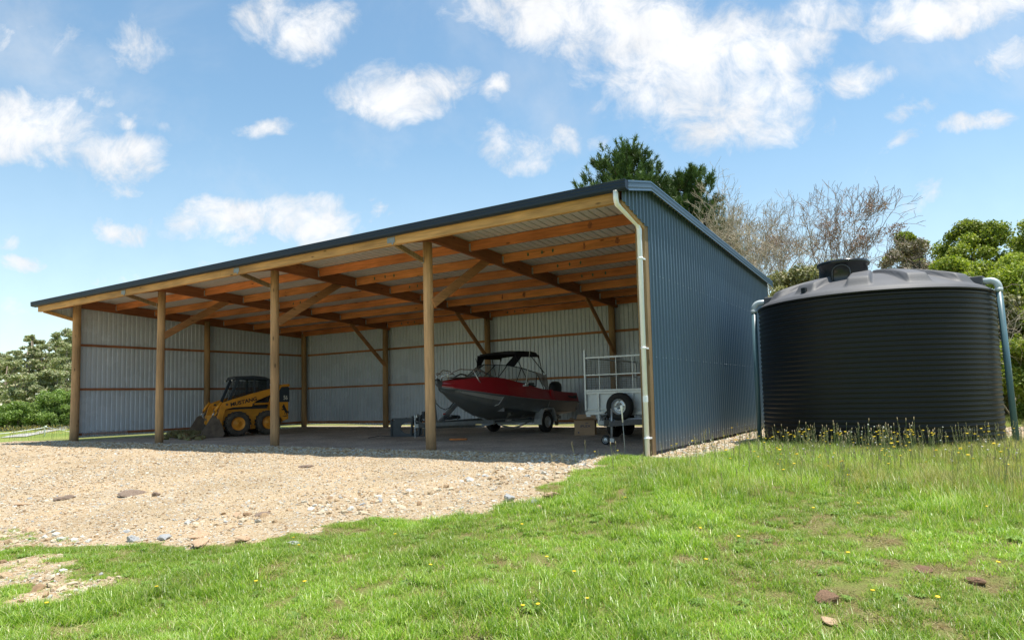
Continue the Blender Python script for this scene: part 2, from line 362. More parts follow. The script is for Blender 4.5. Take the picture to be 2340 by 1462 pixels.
def zone_gravel(x, y):
    wob = (fbm(x*1.6, y*1.6, 5)-0.5)*0.9+(fbm(x*6, y*6, 9)-0.5)*0.35
    g = np.maximum(sdf(x, y, GRAVEL)+wob*0.7, np.maximum(sdf(x, y, STRIP)+wob*0.30, sdf(x, y, PAD)+wob*0.4))
    # broken, half overgrown patch in the near left
    patch = 0.75-np.hypot((x-16.6)/1.5, (y+8.0)/0.55)
    patch = np.where((x < 19) & (y < -7.2), patch*0.5+(fbm(x*2.2, y*2.2, 31)-0.52)*1.8, -1)
    g = np.maximum(g, patch)
    # grass islands in the gravel close to its edge
    isl = (fbm(x*0.9+4, y*1.7, 77)-0.735)*3
    g = np.where((g < 1.6) & (y < -3), np.minimum(g, 0.25-isl), g)
    return np.clip(g/0.12+0.5, 0, 1)
def zone_floor(x, y): return np.clip((sdf(x, y, FLOOR)+(fbm(x*2, y*2, 3)-0.5)*0.35)/0.25+0.5, 0, 1)
def bumps(x, y, g, f):
    near = np.exp(-(np.maximum(0, np.hypot(x-19, y+4)-16)/6)**2)
    b = (fbm(x*1.1, y*1.1, 41, 4)-0.5)*0.07*g*(1-f)+(vnoise(x*9, y*9, 43)-0.5)*0.018*g*(1-f)
    b = b+(1-g)*((fbm(x*1.3, y*1.3, 47, 4)-0.5)*0.10+(vnoise(x*6, y*6, 48)-0.5)*0.02)*ss((-0.2+np.maximum(x-19.9, -y))/1.5)
    return b*near
def T(x, y):
    x = np.asarray(x, float); y = np.asarray(y, float)
    g = zone_gravel(x, y); f = zone_floor(x, y)
    return T0(x, y)+bumps(x, y, g, f)
def axis_lines(lo, hi, step, far):
    a = list(np.arange(lo, hi, step)); s_ = step; v = a[-1]
    while v < far: s_ *= 1.09; v += s_; a.append(v)
    s_ = step; v = a[0]; pre = []
    while v > -far: s_ *= 1.09; v -= s_; pre.append(v)
    return np.array(pre[::-1]+a)
def build_ground():
    xs = axis_lines(8, 27, 0.09, 2500); ys = axis_lines(-10.5, 5, 0.09, 2500)
    X, Y = np.meshgrid(xs, ys); x = X.ravel(); y = Y.ravel()
    g = zone_gravel(x, y); f = zone_floor(x, y); z = T0(x, y)+bumps(x, y, g, f)
    nx, ny = len(xs), len(ys); n = nx*ny
    me = bpy.data.meshes.new('ground'); me.vertices.add(n)
    me.vertices.foreach_set('co', np.stack([x, y, z], 1).ravel().astype(np.float32))
    i = np.arange((nx-1)*(ny-1)); r = i//(nx-1); c = i % (nx-1); a = r*nx+c
    q = np.stack([a, a+1, a+nx+1, a+nx], 1)
    me.loops.add(q.size); me.loops.foreach_set('vertex_index', q.ravel().astype(np.int32))
    me.polygons.add(len(q)); me.polygons.foreach_set('loop_start', (np.arange(len(q))*4).astype(np.int32))
    me.polygons.foreach_set('use_smooth', np.ones(len(q), bool))
    me.update(calc_edges=True)
    for nm, v in (('gravel', g), ('floor', f)):
        at = me.attributes.new(nm, 'FLOAT', 'POINT'); at.data.foreach_set('value', v.astype(np.float32))
    o = bpy.data.objects.new('ground', me); root_col.objects.link(o); tag(o, kind='structure')
    # material
    m_, nt, b = new_mat('ground_cover'); N = nt.nodes; L = nt.links
    tc = N.new('ShaderNodeTexCoord')
    def nz(scale, detail=5, rough=0.6):
        k = N.new('ShaderNodeTexNoise'); k.inputs['Scale'].default_value = scale; k.inputs['Detail'].default_value = detail; k.inputs['Roughness'].default_value = rough
        L.new(tc.outputs['Object'], k.inputs['Vector']); return k.outputs['Fac']
    def ramp(fac, stops):
        k = N.new('ShaderNodeValToRGB'); L.new(fac, k.inputs[0]); e = k.color_ramp.elements
        while len(e) < len(stops): e.new(0.5)
        for el, (p_, c_) in zip(e, stops): el.position = p_; el.color = (*c_, 1)
        return k.outputs[0]
    def mix(fac, a_, b_):
        k = N.new('ShaderNodeMix'); k.data_type = 'RGBA'
        if isinstance(fac, float): k.inputs[0].default_value = fac
        else: L.new(fac, k.inputs[0])
        L.new(a_, k.inputs[6]); L.new(b_, k.inputs[7]); return k.outputs[2]
    def voro(scale, out='Color'):
        k = N.new('ShaderNodeTexVoronoi'); k.inputs['Scale'].default_value = scale; L.new(tc.outputs['Object'], k.inputs['Vector']); return k.outputs[out]
    v1 = voro(38); v2 = voro(85)
    sepc = N.new('ShaderNodeSeparateColor'); L.new(v1, sepc.inputs[0])
    sepd = N.new('ShaderNodeSeparateColor'); L.new(v2, sepd.inputs[0])
    stones = ramp(sepc.outputs[0], [(0.0, (0.353, 0.229, 0.119)), (0.3, (0.507, 0.374, 0.227)), (0.6, (0.612, 0.482, 0.322)), (0.85, (0.708, 0.639, 0.514)), (0.97, (0.376, 0.398, 0.407))])
    fines = ramp(sepd.outputs[1], [(0.0, (0.437, 0.314, 0.180)), (0.5, (0.565, 0.434, 0.274)), (1.0, (0.684, 0.580, 0.417))])
    gcol = mix(ramp(nz(3), [(0.4, (0, 0, 0)), (0.6, (1, 1, 1))]), stones, fines)
    tint = ramp(nz(0.7, 6), [(0.25, (0.72, 0.68, 0.62)), (0.5, (0.98, 0.97, 0.94)), (0.78, (1.12, 1.04, 0.95))])
    mul = N.new('ShaderNodeMix'); mul.data_type = 'RGBA'; mul.blend_type = 'MULTIPLY'; mul.inputs[0].default_value = 1.0
    L.new(gcol, mul.inputs[6]); L.new(tint, mul.inputs[7]); gcol = mul.outputs[2]
    fl = mix(0.45, ramp(sepd.outputs[0], [(0.0, (0.27, 0.235, 0.205)), (0.5, (0.56, 0.49, 0.43)), (1.0, (0.80, 0.72, 0.64))]), ramp(sepc.outputs[1], [(0.0, (0.22, 0.19, 0.165)), (0.6, (0.56, 0.49, 0.43)), (1.0, (0.90, 0.82, 0.74))]))
    fl2 = ramp(nz(0.9, 5), [(0.3, (0.68, 0.64, 0.60)), (0.7, (1.15, 1.10, 1.05))])
    mulf = N.new('ShaderNodeMix'); mulf.data_type = 'RGBA'; mulf.blend_type = 'MULTIPLY'; mulf.inputs[0].default_value = 1.0
    L.new(fl, mulf.inputs[6]); L.new(fl2, mulf.inputs[7]); fl = mulf.outputs[2]
    soil = ramp(nz(5, 8), [(0.25, (0.22, 0.13, 0.075)), (0.45, (0.22, 0.20, 0.07)), (0.7, (0.22, 0.29, 0.06))])
    field = ramp(nz(0.12, 9), [(0.3, (0.17, 0.24, 0.045)), (0.5, (0.24, 0.30, 0.06)), (0.7, (0.34, 0.34, 0.10))])
    # far paddock colour where no modelled blades grow
    sx = N.new('ShaderNodeSeparateXYZ'); L.new(tc.outputs['Object'], sx.inputs[0])
    far = N.new('ShaderNodeMapRange'); L.new(sx.outputs[0], far.inputs[0]); far.inputs[1].default_value = -1.0; far.inputs[2].default_value = -6.0
    gr = mix(far.outputs[0], soil, field)
    ag = N.new('ShaderNodeAttribute'); ag.attribute_name = 'gravel'; af = N.new('ShaderNodeAttribute'); af.attribute_name = 'floor'
    gmask = N.new('ShaderNodeMath'); gmask.operation = 'MULTIPLY_ADD'; L.new(nz(22, 4), gmask.inputs[0]); gmask.inputs[1].default_value = 0.9
    gm2 = N.new('ShaderNodeMath'); gm2.operation = 'SUBTRACT'; L.new(ag.outputs['Fac'], gm2.inputs[0]); gm2.inputs[1].default_value = 0.45; L.new(gm2.outputs[0], gmask.inputs[2])
    gm3 = ramp(gmask.outputs[0], [(0.42, (0, 0, 0)), (0.58, (1, 1, 1))])
    c1 = mix(gm3, gr, gcol)
    fm = N.new('ShaderNodeMath'); fm.operation = 'MULTIPLY_ADD'; L.new(nz(9, 5), fm.inputs[0]); fm.inputs[1].default_value = 0.8
    fm2 = N.new('ShaderNodeMath'); fm2.operation = 'SUBTRACT'; L.new(af.outputs['Fac'], fm2.inputs[0]); fm2.inputs[1].default_value = 0.4; L.new(fm2.outputs[0], fm.inputs[2])
    fm3 = ramp(fm.outputs[0], [(0.35, (0, 0, 0)), (0.65, (1, 1, 1))])
    c2 = mix(fm3, c1, fl); L.new(c2, b.inputs['Base Color'])
    b.inputs['Roughness'].default_value = 0.92; b.inputs['Specular IOR Level'].default_value = 0.2
    bp = N.new('ShaderNodeBump'); bp.inputs['Strength'].default_value = 0.9; bp.inputs['Distance'].default_value = 0.02
    hh = N.new('ShaderNodeMath'); hh.operation = 'ADD'; L.new(voro(55, 'Distance'), hh.inputs[0]); L.new(nz(120, 3), hh.inputs[1])
    L.new(hh.outputs[0], bp.inputs['Height']); L.new(bp.outputs[0], b.inputs['Normal'])
    me.materials.append(m_)
build_ground()

def build_drive():
    """pale farm track crossing the left paddock"""
    poly = [(-18.8, 4.9), (-26.2, 8.5), (-30.0, 11.0), (-86.4, 35.2), (-141, 62.6), (-128, 57.6), (-108.9, 48.3), (-38.3, 15.95), (-25.95, 9.9), (-18.5, 6.0)]
    A = poly[:5]; B = poly[:4:-1]
    def samp(P, n):
        P = np.array(P); s_ = np.r_[0, np.cumsum(np.hypot(*np.diff(P, axis=0).T))]; s_ /= s_[-1]; t = np.linspace(0, 1, n)
        return np.interp(t, s_, P[:, 0]), np.interp(t, s_, P[:, 1])
    ax, ay = samp(A, 60); bx, by = samp(B, 60); mb = MB(); secs = []
    for i in range(60):
        row = []
        for k in range(7):
            t = k/6; x = ax[i]*(1-t)+bx[i]*t; y = ay[i]*(1-t)+by[i]*t; row.append((x, y, float(T(x, y))+0.035))
        secs.append(row)
    mb.loft(secs); o = mb.build('driveway', mat('track_gravel', (0.42, 0.40, 0.37), rough=0.9, var=0.2, scale=1.5)); tag(o, kind='structure')
build_drive()

# ------------------------------------------------------------------ the pole shed
PX = [0.0, 4.86, 9.85, 14.76, 19.44]
D_ = 9.19
def Zr(y): return 4.59-0.05*y if y >= 0 else 4.59+0.245*y     # underside of the roof sheet
shed = thing('pole_shed', (9.75, 4.6, 0), 'long open fronted timber pole shed clad in dark blue ribbed steel', 'shed')
shed.location = (0, 0, 0)
PITCH = 0.155
def rib_profile(u0, u1, h=0.028, pitch=PITCH, ribs=((0.045, 0), (0.062, 1), (0.098, 1), (0.115, 0))):
    out = [(u0, 0.0)]; k = math.floor(u0/pitch)
    while k*pitch < u1+pitch:
        b0 = k*pitch
        for du, hh in ((d_, q_*h) for d_, q_ in ribs):
            if u0 < b0+du < u1: out.append((b0+du, hh))
        k += 1
    out.append((u1, 0.0))
    if u0 < -0.9 and u0 > -0.95: out = sorted([p for p in out if abs(p[0]-0.14) > 0.012]+[(0.1395, 0.0), (0.1405, 0.0)])
    return out
def sheet(name, u0, u1, lo, hi, f, mats, nv=1, h=0.028, gap=0.004, extra=None, wide=False):
    mb = MB()
    if extra: mb.cur = 2; extra(mb)
    pr_ = rib_profile(u0, u1, h, 0.19, ((0.08, 0), (0.090, 1), (0.112, 1), (0.122, 0))) if wide else rib_profile(u0, u1, h)
    for layer, off in ((0, 0.0), (1, -gap)):
        mb.cur = layer; secs = []
        for u, hh in pr_:
            a, b_ = lo(u), hi(u); secs.append([f(u, a+(b_-a)*j/nv, hh+off) for j in range(nv+1)])
        mb.loft(secs, smooth=False)
    return mb.build(name, mats, shed, fix=False)
XR = 19.56
def side_screws(mb):
    for z in (0.22, 1.66, 3.09):
        k = 1; y = 0.2
        while y < 9.15:
            c = (math.floor(y/PITCH))*PITCH+0.08
            mb.tube([(XR+0.026, c, z), (XR+0.038, c, z)], [0.007, 0.005], 6)
            y += PITCH*(1 if k % 3 == 2 else 2); k += 1
lowcut = lambda y: 0.07 if y > 0.14 else 3.90 if y > 0 else 3.90+(-y)*0.215/0.9
sheet('side_wall', -0.93, 9.22, lambda y: lowcut(y), lambda y: Zr(y)+0.02, lambda u, v, h: (XR+h, u, v), [MT['blue'], MT['inner'], mat('screw_head', (0.34, 0.42, 0.48), rough=0.4, metal=0.3)], extra=side_screws)
sheet('side_wall', -0.93, 9.22, lambda y: lowcut(y)+0.02, lambda y: Zr(y)+0.02, lambda u, v, h: (-0.13-h, u, v), [MT['blue'], MT['inner']])
sheet('back_wall', -0.13, XR, lambda x: 0.09+0.025*math.sin(x), lambda x: Zr(9.2), lambda u, v, h: (u, 9.24+h, v), [MT['blue'], MT['inner']])
# roof: main fall to the back, short fall to the front gutter
sheet('roof', -0.42, 19.66, lambda x: 0.0, lambda x: 9.36, lambda u, v, h: (u, v, Zr(v)+0.006+h), [MT['navy'], MT['soffit']], wide=True)
sheet('roof', -0.42, 19.66, lambda x: -1.0, lambda x: 0.0, lambda u, v, h: (u, v, Zr(v)+0.006+h), [MT['navy'], MT['soffit']], wide=True)
# ridge cap
mb = MB(); mb.loft([[(x, -0.14, Zr(-0.14)+0.036), (x, 0, Zr(0)+0.055), (x, 0.16, Zr(0.16)+0.036)] for x in (-0.44, 19.68)], smooth=False); mb.build('ridge_cap', MT['navy'], shed)
# barge flashings with folded steps
def barge(x, s_):
    mb = MB(); path = [(-1.0, Zr(-1.0)), (0.0, Zr(0)), (9.40, Zr(9.4))]
    secs = []
    prof = [(-0.16*s_, 0.050), (0.0, 0.062), (0.006*s_, 0.030), (0.0, 0.022), (0.0, -0.035), (0.007*s_, -0.043), (0.0, -0.075), (0.012*s_, -0.108), (0.0, -0.112)]
    for (y, z) in path: secs.append([(x+px, y, z+pz) for px, pz in prof])
    mb.loft(secs, smooth=False); return mb.build('barge_flashing', mat('barge_steel', (0.05, 0.095, 0.145), rough=0.42, var=0.05), shed, fix=False)
barge(19.70, 1); barge(-0.46, -1)
# gutter along the front
mb = MB(); g = [(-0.985, 4.40), (-0.985, 4.252), (-1.04, 4.245), (-1.105, 4.262), (-1.115, 4.30), (-1.108, 4.318), (-1.118, 4.345), (-1.110, 4.365), (-1.120, 4.395), (-1.104, 4.402)]
mb.loft([[(x, y, z) for y, z in g] for x in (-0.47, 19.70)], smooth=False)
for x in (-0.47, 19.70): mb.add([(x, y, z) for y, z in g[:9]], [tuple(range(9))])
mb.build('gutter', MT['navy'], shed)
# front beam, in lengths with butt joints
for a, b_ in ((-0.30, 4.5), (4.503, 9.1), (9.103, 13.6), (13.603, 19.5)):
    mb = MB(); mb.bb((a, -0.975, 4.085), (b_, -0.88, 4.325)); mb.build('front_beam', MT['fascia'], shed, 0.006)
# poles
def pole(x, y, top, r, m_, lean=0.0):
    mb = MB(); pts = []; rr = []
    n = 9
    for i in range(n):
        t = i/(n-1); pts.append((x+lean*t+0.006*math.sin(3.1*t+x), y+0.006*math.sin(4*t+x*2), -0.15+(top+0.15)*t)); rr.append(r*(1.04-0.09*t)*(1+0.012*math.sin(9*t+x)))
    mb.tube(pts, rr, 24); return mb.build('pole', m_, shed)
for i, x in enumerate(PX[:4]):
    pole(x, 0.0, 4.50 if i else 4.42, 0.122 if i == 0 else 0.104, MT['pole'], (0.03, 0.02, 0, -0.02)[i])
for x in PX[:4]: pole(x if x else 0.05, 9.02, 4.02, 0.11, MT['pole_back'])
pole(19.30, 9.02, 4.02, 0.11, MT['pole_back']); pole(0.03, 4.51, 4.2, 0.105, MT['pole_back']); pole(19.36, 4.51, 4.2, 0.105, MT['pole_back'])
# squared corner post
mb = MB(); mb.bb((19.38, -0.01, -0.1), (19.553, 0.165, 4.45)); mb.build('corner_post', MT['post'], shed, 0.006)
# rafters (two lengths of height 0.29 beside every pole)
def rafter(x, w=0.075):
    mb = MB(); a, b_ = 0.30, 0.03
    v = []
    for xx in (x-w/2, x+w/2):
        v += [(xx, -0.10, Zr(0)-0.30), (xx, 9.14, Zr(9.14)-0.30), (xx, 9.14, Zr(9.14)-0.012), (xx, 0.0, Zr(0)-0.012), (xx, -0.872, Zr(-0.872)-0.012), (xx, -0.872, 4.10)]
    n = 6; mb.add(v, [tuple(range(n))[::-1], tuple(range(n, 2*n))]+[(i, (i+1) % n, n+(i+1) % n, n+i) for i in range(n)])
    return mb.build('rafter', MT['rafter'], shed, 0.004)
RX = [PX[0]+0.03, PX[1]+0.13, PX[2]+0.13, PX[3]+0.13]
rafter(-0.02, 0.06)
for x in RX[1:]: rafter(x)
rafter(19.47, 0.06)
# purlins between the rafters, with hangers
PY = [1.22, 2.53, 3.88, 5.22, 6.54, 7.82, 8.98]
bays = [(0.012, RX[1]-0.04), (RX[1]+0.04, RX[2]-0.04), (RX[2]+0.04, RX[3]-0.04), (RX[3]+0.04, 19.438)]
hang = MT['galv']
purl_mats = [MT['purlin'], wood('purlin_wood_b', (0.50, 0.190, 0.066), 'x'), wood('purlin_wood_c', (0.66, 0.26, 0.085), 'x')]
mgreen = mat('green_timber_stamp', (0.03, 0.10, 0.05), rough=0.8); mstain = mat('dark_water_stain', (0.24, 0.085, 0.035), rough=0.8, var=0.5, scale=20)
for bi, (a, b_) in enumerate(bays):
    for pi, y in enumerate(PY):
        zt = Zr(y)-0.012; dz = random.uniform(-0.003, 0.003)
        mb = MB(); mb.bb((a, y-0.022, zt-0.212+dz), (b_, y+0.022, zt)); p_ = mb.build('purlin', purl_mats[(bi*3+pi*2) % 3], shed, 0.004)
        for xx, sg in ((a, 1), (b_, -1)):
            hb = MB(); hb.prism([(y-0.028, zt-0.05), (y-0.028, zt-0.219), (y+0.028, zt-0.219), (y+0.028, zt-0.2145), (y-0.0225, zt-0.2145), (y-0.0225, zt-0.05)], lambda u, v, w: (w, u, v), xx, xx+sg*0.045)
            hb.build('joist_hanger', hang, p_)
        if (bi, pi) in ((3, 1), (3, 2), (3, 3), (2, 1), (2, 2), (1, 2), (2, 6), (1, 6)):
            for k in range(3):
                sb = MB(); cx = a+0.75+0.34*k+random.uniform(-0.03, 0.03)
                n = 10; sb.add([(cx+0.028*math.cos(t*2*math.pi/n)*random.uniform(.7, 1.2), y-0.0235, zt-0.10+0.045*math.sin(t*2*math.pi/n)) for t in range(n)], [tuple(range(n))])
                sb.build('stamp', mgreen, p_)
        if (bi, pi) in ((3, 0), (3, 1), (2, 4)):
            for cx, w_ in ((a+3.0, 0.11), (a+3.9 if pi == 0 else a+2.2, 0.07)):
                sb = MB(); q_ = [(cx+w_*0.5*math.cos(t_*math.pi/7)*random.uniform(.6, 1.25), y-0.0235, zt-0.10+0.085*math.sin(t_*math.pi/7)*random.uniform(.7, 1.1)) for t_ in range(14)]; sb.add(q_, [tuple(range(14))])
                sb.build('stain', mstain, p_)
# braces
def brace(p, q, w=0.045, h=0.19, m_=None):
    mb = MB(); mb.bar(p, q, w, h); return mb.build('brace', m_ or MT['brace'], shed, 0.004)
for i in (1, 2, 3):
    x = PX[i]+0.085
    brace((x, 0.03, 3.02), (x, 2.02, 4.24), 0.045, 0.19)
    brace((x-0.02, 8.95, 2.42), (x-0.02, 7.1, 3.98), 0.045, 0.15)
for i in (1, 2, 3):
    b_ = brace((PX[i]-0.07, -0.02, 3.90), (PX[i]-0.07, -0.93, 4.115), 0.05, 0.10, MT['post'])
    mb = MB(); mb.bb((PX[i]-0.10, -0.112, 3.86), (PX[i]-0.04, -0.100, 3.97)); mb.build('bracket', MT['galv'], b_)
    mb = MB(); mb.bb((PX[i]-0.22, -0.985, 4.13), (PX[i]-0.02, -0.9765, 4.24)); mb.bb((PX[i]-0.10, -0.986, 4.09), (PX[i]-0.06, -0.9765, 4.13)); mb.build('nail_plate', MT['galv_dark'], b_)
# timbers under the cladding of the two cantilevered ends
for x in (19.515, -0.085):
    mb = MB(); mb.bar((x, 0.05, 3.87), (x, -0.90, 4.10), 0.075, 0.095); mb.build('soffit_timber', MT['fascia'], shed, 0.004)
# girts
def girt(a, b_, m_):
    mb = MB(); mb.bar(a, b_, 0.045, 0.075, (0, 0, 1)); return mb.build('girt', m_, shed, 0.003)
for z in (0.20, 1.655, 3.09):
    for a, b_ in ((0.1, 4.85), (4.86, 9.84), (9.85, 14.75), (14.76, 19.5)):
        girt((a, 9.205, z), (b_, 9.205, z), MT['girt_x'])
    for a, b_ in ((0.08, 4.5), (4.52, 9.18)):
        girt((-0.10, a, z), (-0.10, b_, z), MT['girt_y']); girt((19.53, a+0.12, z), (19.53, b_, z), MT['girt_y'])
# white downpipe with offsets and brackets
mb = MB(); xd = 19.49
mb.tube([(19.50, -1.04, 4.27), (19.50, -1.04, 4.13), (19.50, -1.03, 4.10), (19.49, -0.98, 4.06), (xd, -0.24, 3.91), (xd+0.01, -0.17, 3.88), (xd+0.02, -0.14, 3.80), (xd+0.02, -0.14, 0.0)], 0.041, 20)
for z in (3.78, 0.95): mb.tube([(xd+0.02, -0.14, z-0.05), (xd+0.02, -0.14, z+0.05)], 0.044, 20, smooth=False)
dp = mb.build('downpipe', MT['white'], shed)
for z in (3.32, 1.80, 0.30):
    mb = MB(); mb.tube([(xd+0.02, -0.14, z-0.015), (xd+0.02, -0.14, z+0.015)], 0.048, 18); mb.bb((xd+0.03, -0.12, z-0.014), (xd+0.062, -0.002, z+0.014)); mb.build('bracket', MT['white'], dp)
# crumpled plastic wrap hanging on the lowest left girt
mb = MB(); r_ = random.Random(4)
vs = []; fs = []
for i in range(14):
    for j in range(4):
        vs.append((-0.03+r_.uniform(-.03, .05), 0.25+i*0.11, 0.30-0.055*j+r_.uniform(-.03, .03)))
for i in range(13):
    for j in range(3): fs.append((i*4+j, i*4+j+1, i*4+j+5, i*4+j+4))
mb.add(vs, fs, True); w_ = mb.build('plastic_wrap', mat('clear_plastic', (0.6, 0.62, 0.65), rough=0.2, alpha=0.35), None)
tag(w_, 'crumpled clear plastic wrap caught on the lowest girt inside the far left wall', 'plastic wrap')

# ------------------------------------------------------------------ rainwater tank
def build_tank():
    cx, cy, Rt, zb = 22.60, 3.80, 2.03, 0.02
    t = thing('water_tank', (cx, cy, zb), 'big black ribbed plastic rainwater tank with a domed lid standing beside the shed', 'water tank')
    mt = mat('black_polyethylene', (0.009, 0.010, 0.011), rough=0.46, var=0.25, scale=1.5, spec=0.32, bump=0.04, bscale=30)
    ml = mat('lighter_polyethylene', (0.095, 0.095, 0.100), rough=0.62, var=0.20, scale=1.8, bump=0.05, bscale=22)  # lighter, greyer tone of the barrel plastic, for lid and inlet boxes
    # ribbed barrel
    prof = []; z = 0.0; nr = 30; top = 2.60; step = (top-0.05)/nr
    prof.append((Rt-0.02, 0.0))
    for i in range(nr):
        z0 = 0.05+i*step
        for q, d in ((0.0, -0.014), (0.30, -0.014), (0.44, -0.006), (0.55, 0.0), (0.84, 0.001), (0.96, -0.005)):
            prof.append((Rt+d*(0.85 if i < nr-5 else 1.2), z0+q*step))
    prof.append((Rt-0.02, top)); prof.append((Rt+0.015, top+0.015)); prof.append((Rt+0.02, top+0.04))
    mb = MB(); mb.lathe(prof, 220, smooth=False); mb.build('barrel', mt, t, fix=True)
    # lid: polar grid, radial ribs with flat ends
    nr_, na = 64, 400; vs = []; fs = []
    def H(r, a):
        q = r/Rt; base = 2.68+0.50*(1-q**2.0)
        k = 12; ph = (a*k/(2*math.pi)+0.5) % 1.0; d = abs(ph-0.5)*(2*math.pi/k)*r   # metres from rib axis
        wid = 0.08+0.10*q
        side = 1-float(ss((d-wid)/0.045))
        ends = float(ss((Rt-0.15-r)/0.15))*float(ss((r-0.35)/0.15))
        # raised rib with nearly level top
        lift = (0.06+0.09*q**2)*side*ends
        return base+lift
    for i in range(nr_+1):
        r = 0.02+(Rt+0.0-0.02)*(i/nr_)
        for k in range(na):
            a = 2*math.pi*k/na; z_ = H(r, a)
            if i >= nr_-2: z_ -= (0.010, 0.03, 0.065)[i-(nr_-2)]*0.8
            vs.append((r*math.cos(a), r*math.sin(a), z_))
    for i in range(nr_):
        for k in range(na): fs.append((i*na+k, i*na+(k+1) % na, (i+1)*na+(k+1) % na, (i+1)*na+k))
    vs.append((0, 0, 3.22)); c0 = len(vs)-1
    for k in range(na): fs.append((c0, (k+1) % na, k))
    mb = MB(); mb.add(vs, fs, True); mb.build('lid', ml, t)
    # manhole
    mx, my = -0.33, -0.80; ms = mat('smooth_black_plastic', (0.02, 0.022, 0.025), rough=0.22, var=0.1, scale=5)
    mb = MB(); mb.lathe([(0.44, 2.85), (0.425, 3.0), (0.415, 3.29), (0.45, 3.30), (0.455, 3.345), (0.44, 3.365), (0.38, 3.375), (0.30, 3.37), (0.05, 3.38), (0.001, 3.38)], 64, (mx, my, 0))
    h = mb.build('manhole', ms, t)
    mb = MB(); ar = []
    # arched frame on the side of the manhole neck
    for k in range(21):
        a = math.pi*k/20; w = 0.15*math.cos(a); zz = 3.13+0.13*math.sin(a)
        th = math.atan2(-1, 0.02)+w/0.43; ar.append((mx+0.437*math.cos(th), my+0.437*math.sin(th), zz))
    th0 = math.atan2(-1, 0.02)+0.15/0.43; th1 = math.atan2(-1, 0.02)-0.15/0.43
    ar = [(mx+0.445*math.cos(th0), my+0.445*math.sin(th0), 2.86)]+ar+[(mx+0.445*math.cos(th1), my+0.445*math.sin(th1), 2.86)]
    mb.tube(ar, 0.011, 8); mb.build('arch_moulding', mat('worn_plastic_edge', (0.07, 0.07, 0.075), rough=0.4), h)
    # lifting lug
    mb = MB(); a = R(-119); p = Vector((1.86*math.cos(a), 1.86*math.sin(a), 2.78)); mb.box(p, (0.05, 0.10, 0.12), Matrix.Rotation(a, 3, 'Z')); mb.box(p+Vector((0, 0, 0.06)), (0.07, 0.09, 0.03), Matrix.Rotation(a, 3, 'Z')); mb.build('lifting_lug', ms, t, 0.01)
    # inlets and down pipes; the pipes move with the tank
    mg = mat('grey_blue_pvc', (0.095, 0.175, 0.205), rough=0.35, var=0.06, scale=2); mw = mat('pale_pvc_bend', (0.50, 0.56, 0.57), rough=0.35, var=0.05)
    dirc = Vector((23.7748-cx, -10.6941-cy, 0)).normalized(); perp = Vector((-dirc.y, dirc.x, 0))   # +perp: right as seen from the yard
    for sgn in (1, -1):
        e = perp*sgn+dirc*(0.36 if sgn > 0 else 0.12); e.normalize(); ro = Rt+0.09; pc = e*ro; b0 = e*(Rt+0.18 if sgn > 0 else Rt+0.10)
        mb = MB(); mb.tube([(b0.x, b0.y, -0.1), (pc.x, pc.y, 2.62)], 0.050, 20); pp = mb.build('inlet_pipe', mg, t)
        mb = MB(); pts = [(pc.x, pc.y, 2.635)]
        for k in range(9):
            q = math.pi/2*k/8; off = pc-e*(0.13*(1-math.cos(q))); pts.append((off.x, off.y, 2.68+0.13*math.sin(q)))
        off = pc-e*0.36; pts.append((off.x, off.y, 2.81)); mb.tube(pts, 0.055, 20); mb.tube([(pc.x, pc.y, 2.60), (pc.x, pc.y, 2.67)], 0.060, 20)
        mb.build('bend', mw, pp)
        mb = MB(); c_ = e*(Rt-0.27); mb.box((c_.x, c_.y, 2.81), (0.30, 0.20, 0.19), Matrix.Rotation(math.atan2(e.y, e.x), 3, 'Z')); mb.build('inlet_box', ml, t, 0.02)
build_tank()

# ------------------------------------------------------------------ things parked in the shed
def tread_tyre(mb, Rw, W, c, lugs=0, rim=0.22, n=48):
    """tyre carcass around the X axis at c"""
    w = W/2
    prof = [(rim, -w*0.80), (rim+0.02, -w*0.95), (Rw*0.80, -w), (Rw*0.93, -w*0.93), (Rw*0.985, -w*0.72), (Rw, -w*0.35), (Rw, w*0.35), (Rw*0.985, w*0.72), (Rw*0.93, w*0.93), (Rw*0.80, w), (rim+0.02, w*0.95), (rim, w*0.80)]
    mb.lathe(prof, n, c, 'X')
    for k in range(lugs):
        a = 2*math.pi*k/lugs
        for sg in (-1, 1):
            a2 = a+(math.pi/lugs if sg > 0 else 0); M = Matrix.Rotation(a2, 3, 'X') @ Matrix.Rotation(0.5*sg, 3, 'Z')
            p = Matrix.Rotation(a2, 3, 'X') @ Vector((sg*w*0.52, 0, Rw*0.985)); mb.box(p+Vector(c), (w*0.95, 0.035, 0.045), M)
def rim_wheel(mb, rim, W, c, sg, dish=0.05):
    w = W/2*sg
    mb.lathe([(rim+0.012, w*0.86), (rim+0.015, w*0.80), (rim-0.015, w*0.72), (rim-0.03, w*0.30), (rim*0.72, w*0.22), (rim*0.62, w*0.34), (rim*0.34, w*0.36), (rim*0.30, w*0.50), (0.001, w*0.52)], 32, c, 'X')
    for k in range(6):
        a = 2*math.pi*k/6; mb.tube([(c[0]+w*0.34, c[1]+rim*0.47*math.cos(a), c[2]+rim*0.47*math.sin(a)), (c[0]+w*0.46, c[1]+rim*0.47*math.cos(a), c[2]+rim*0.47*math.sin(a))], 0.012, 8)

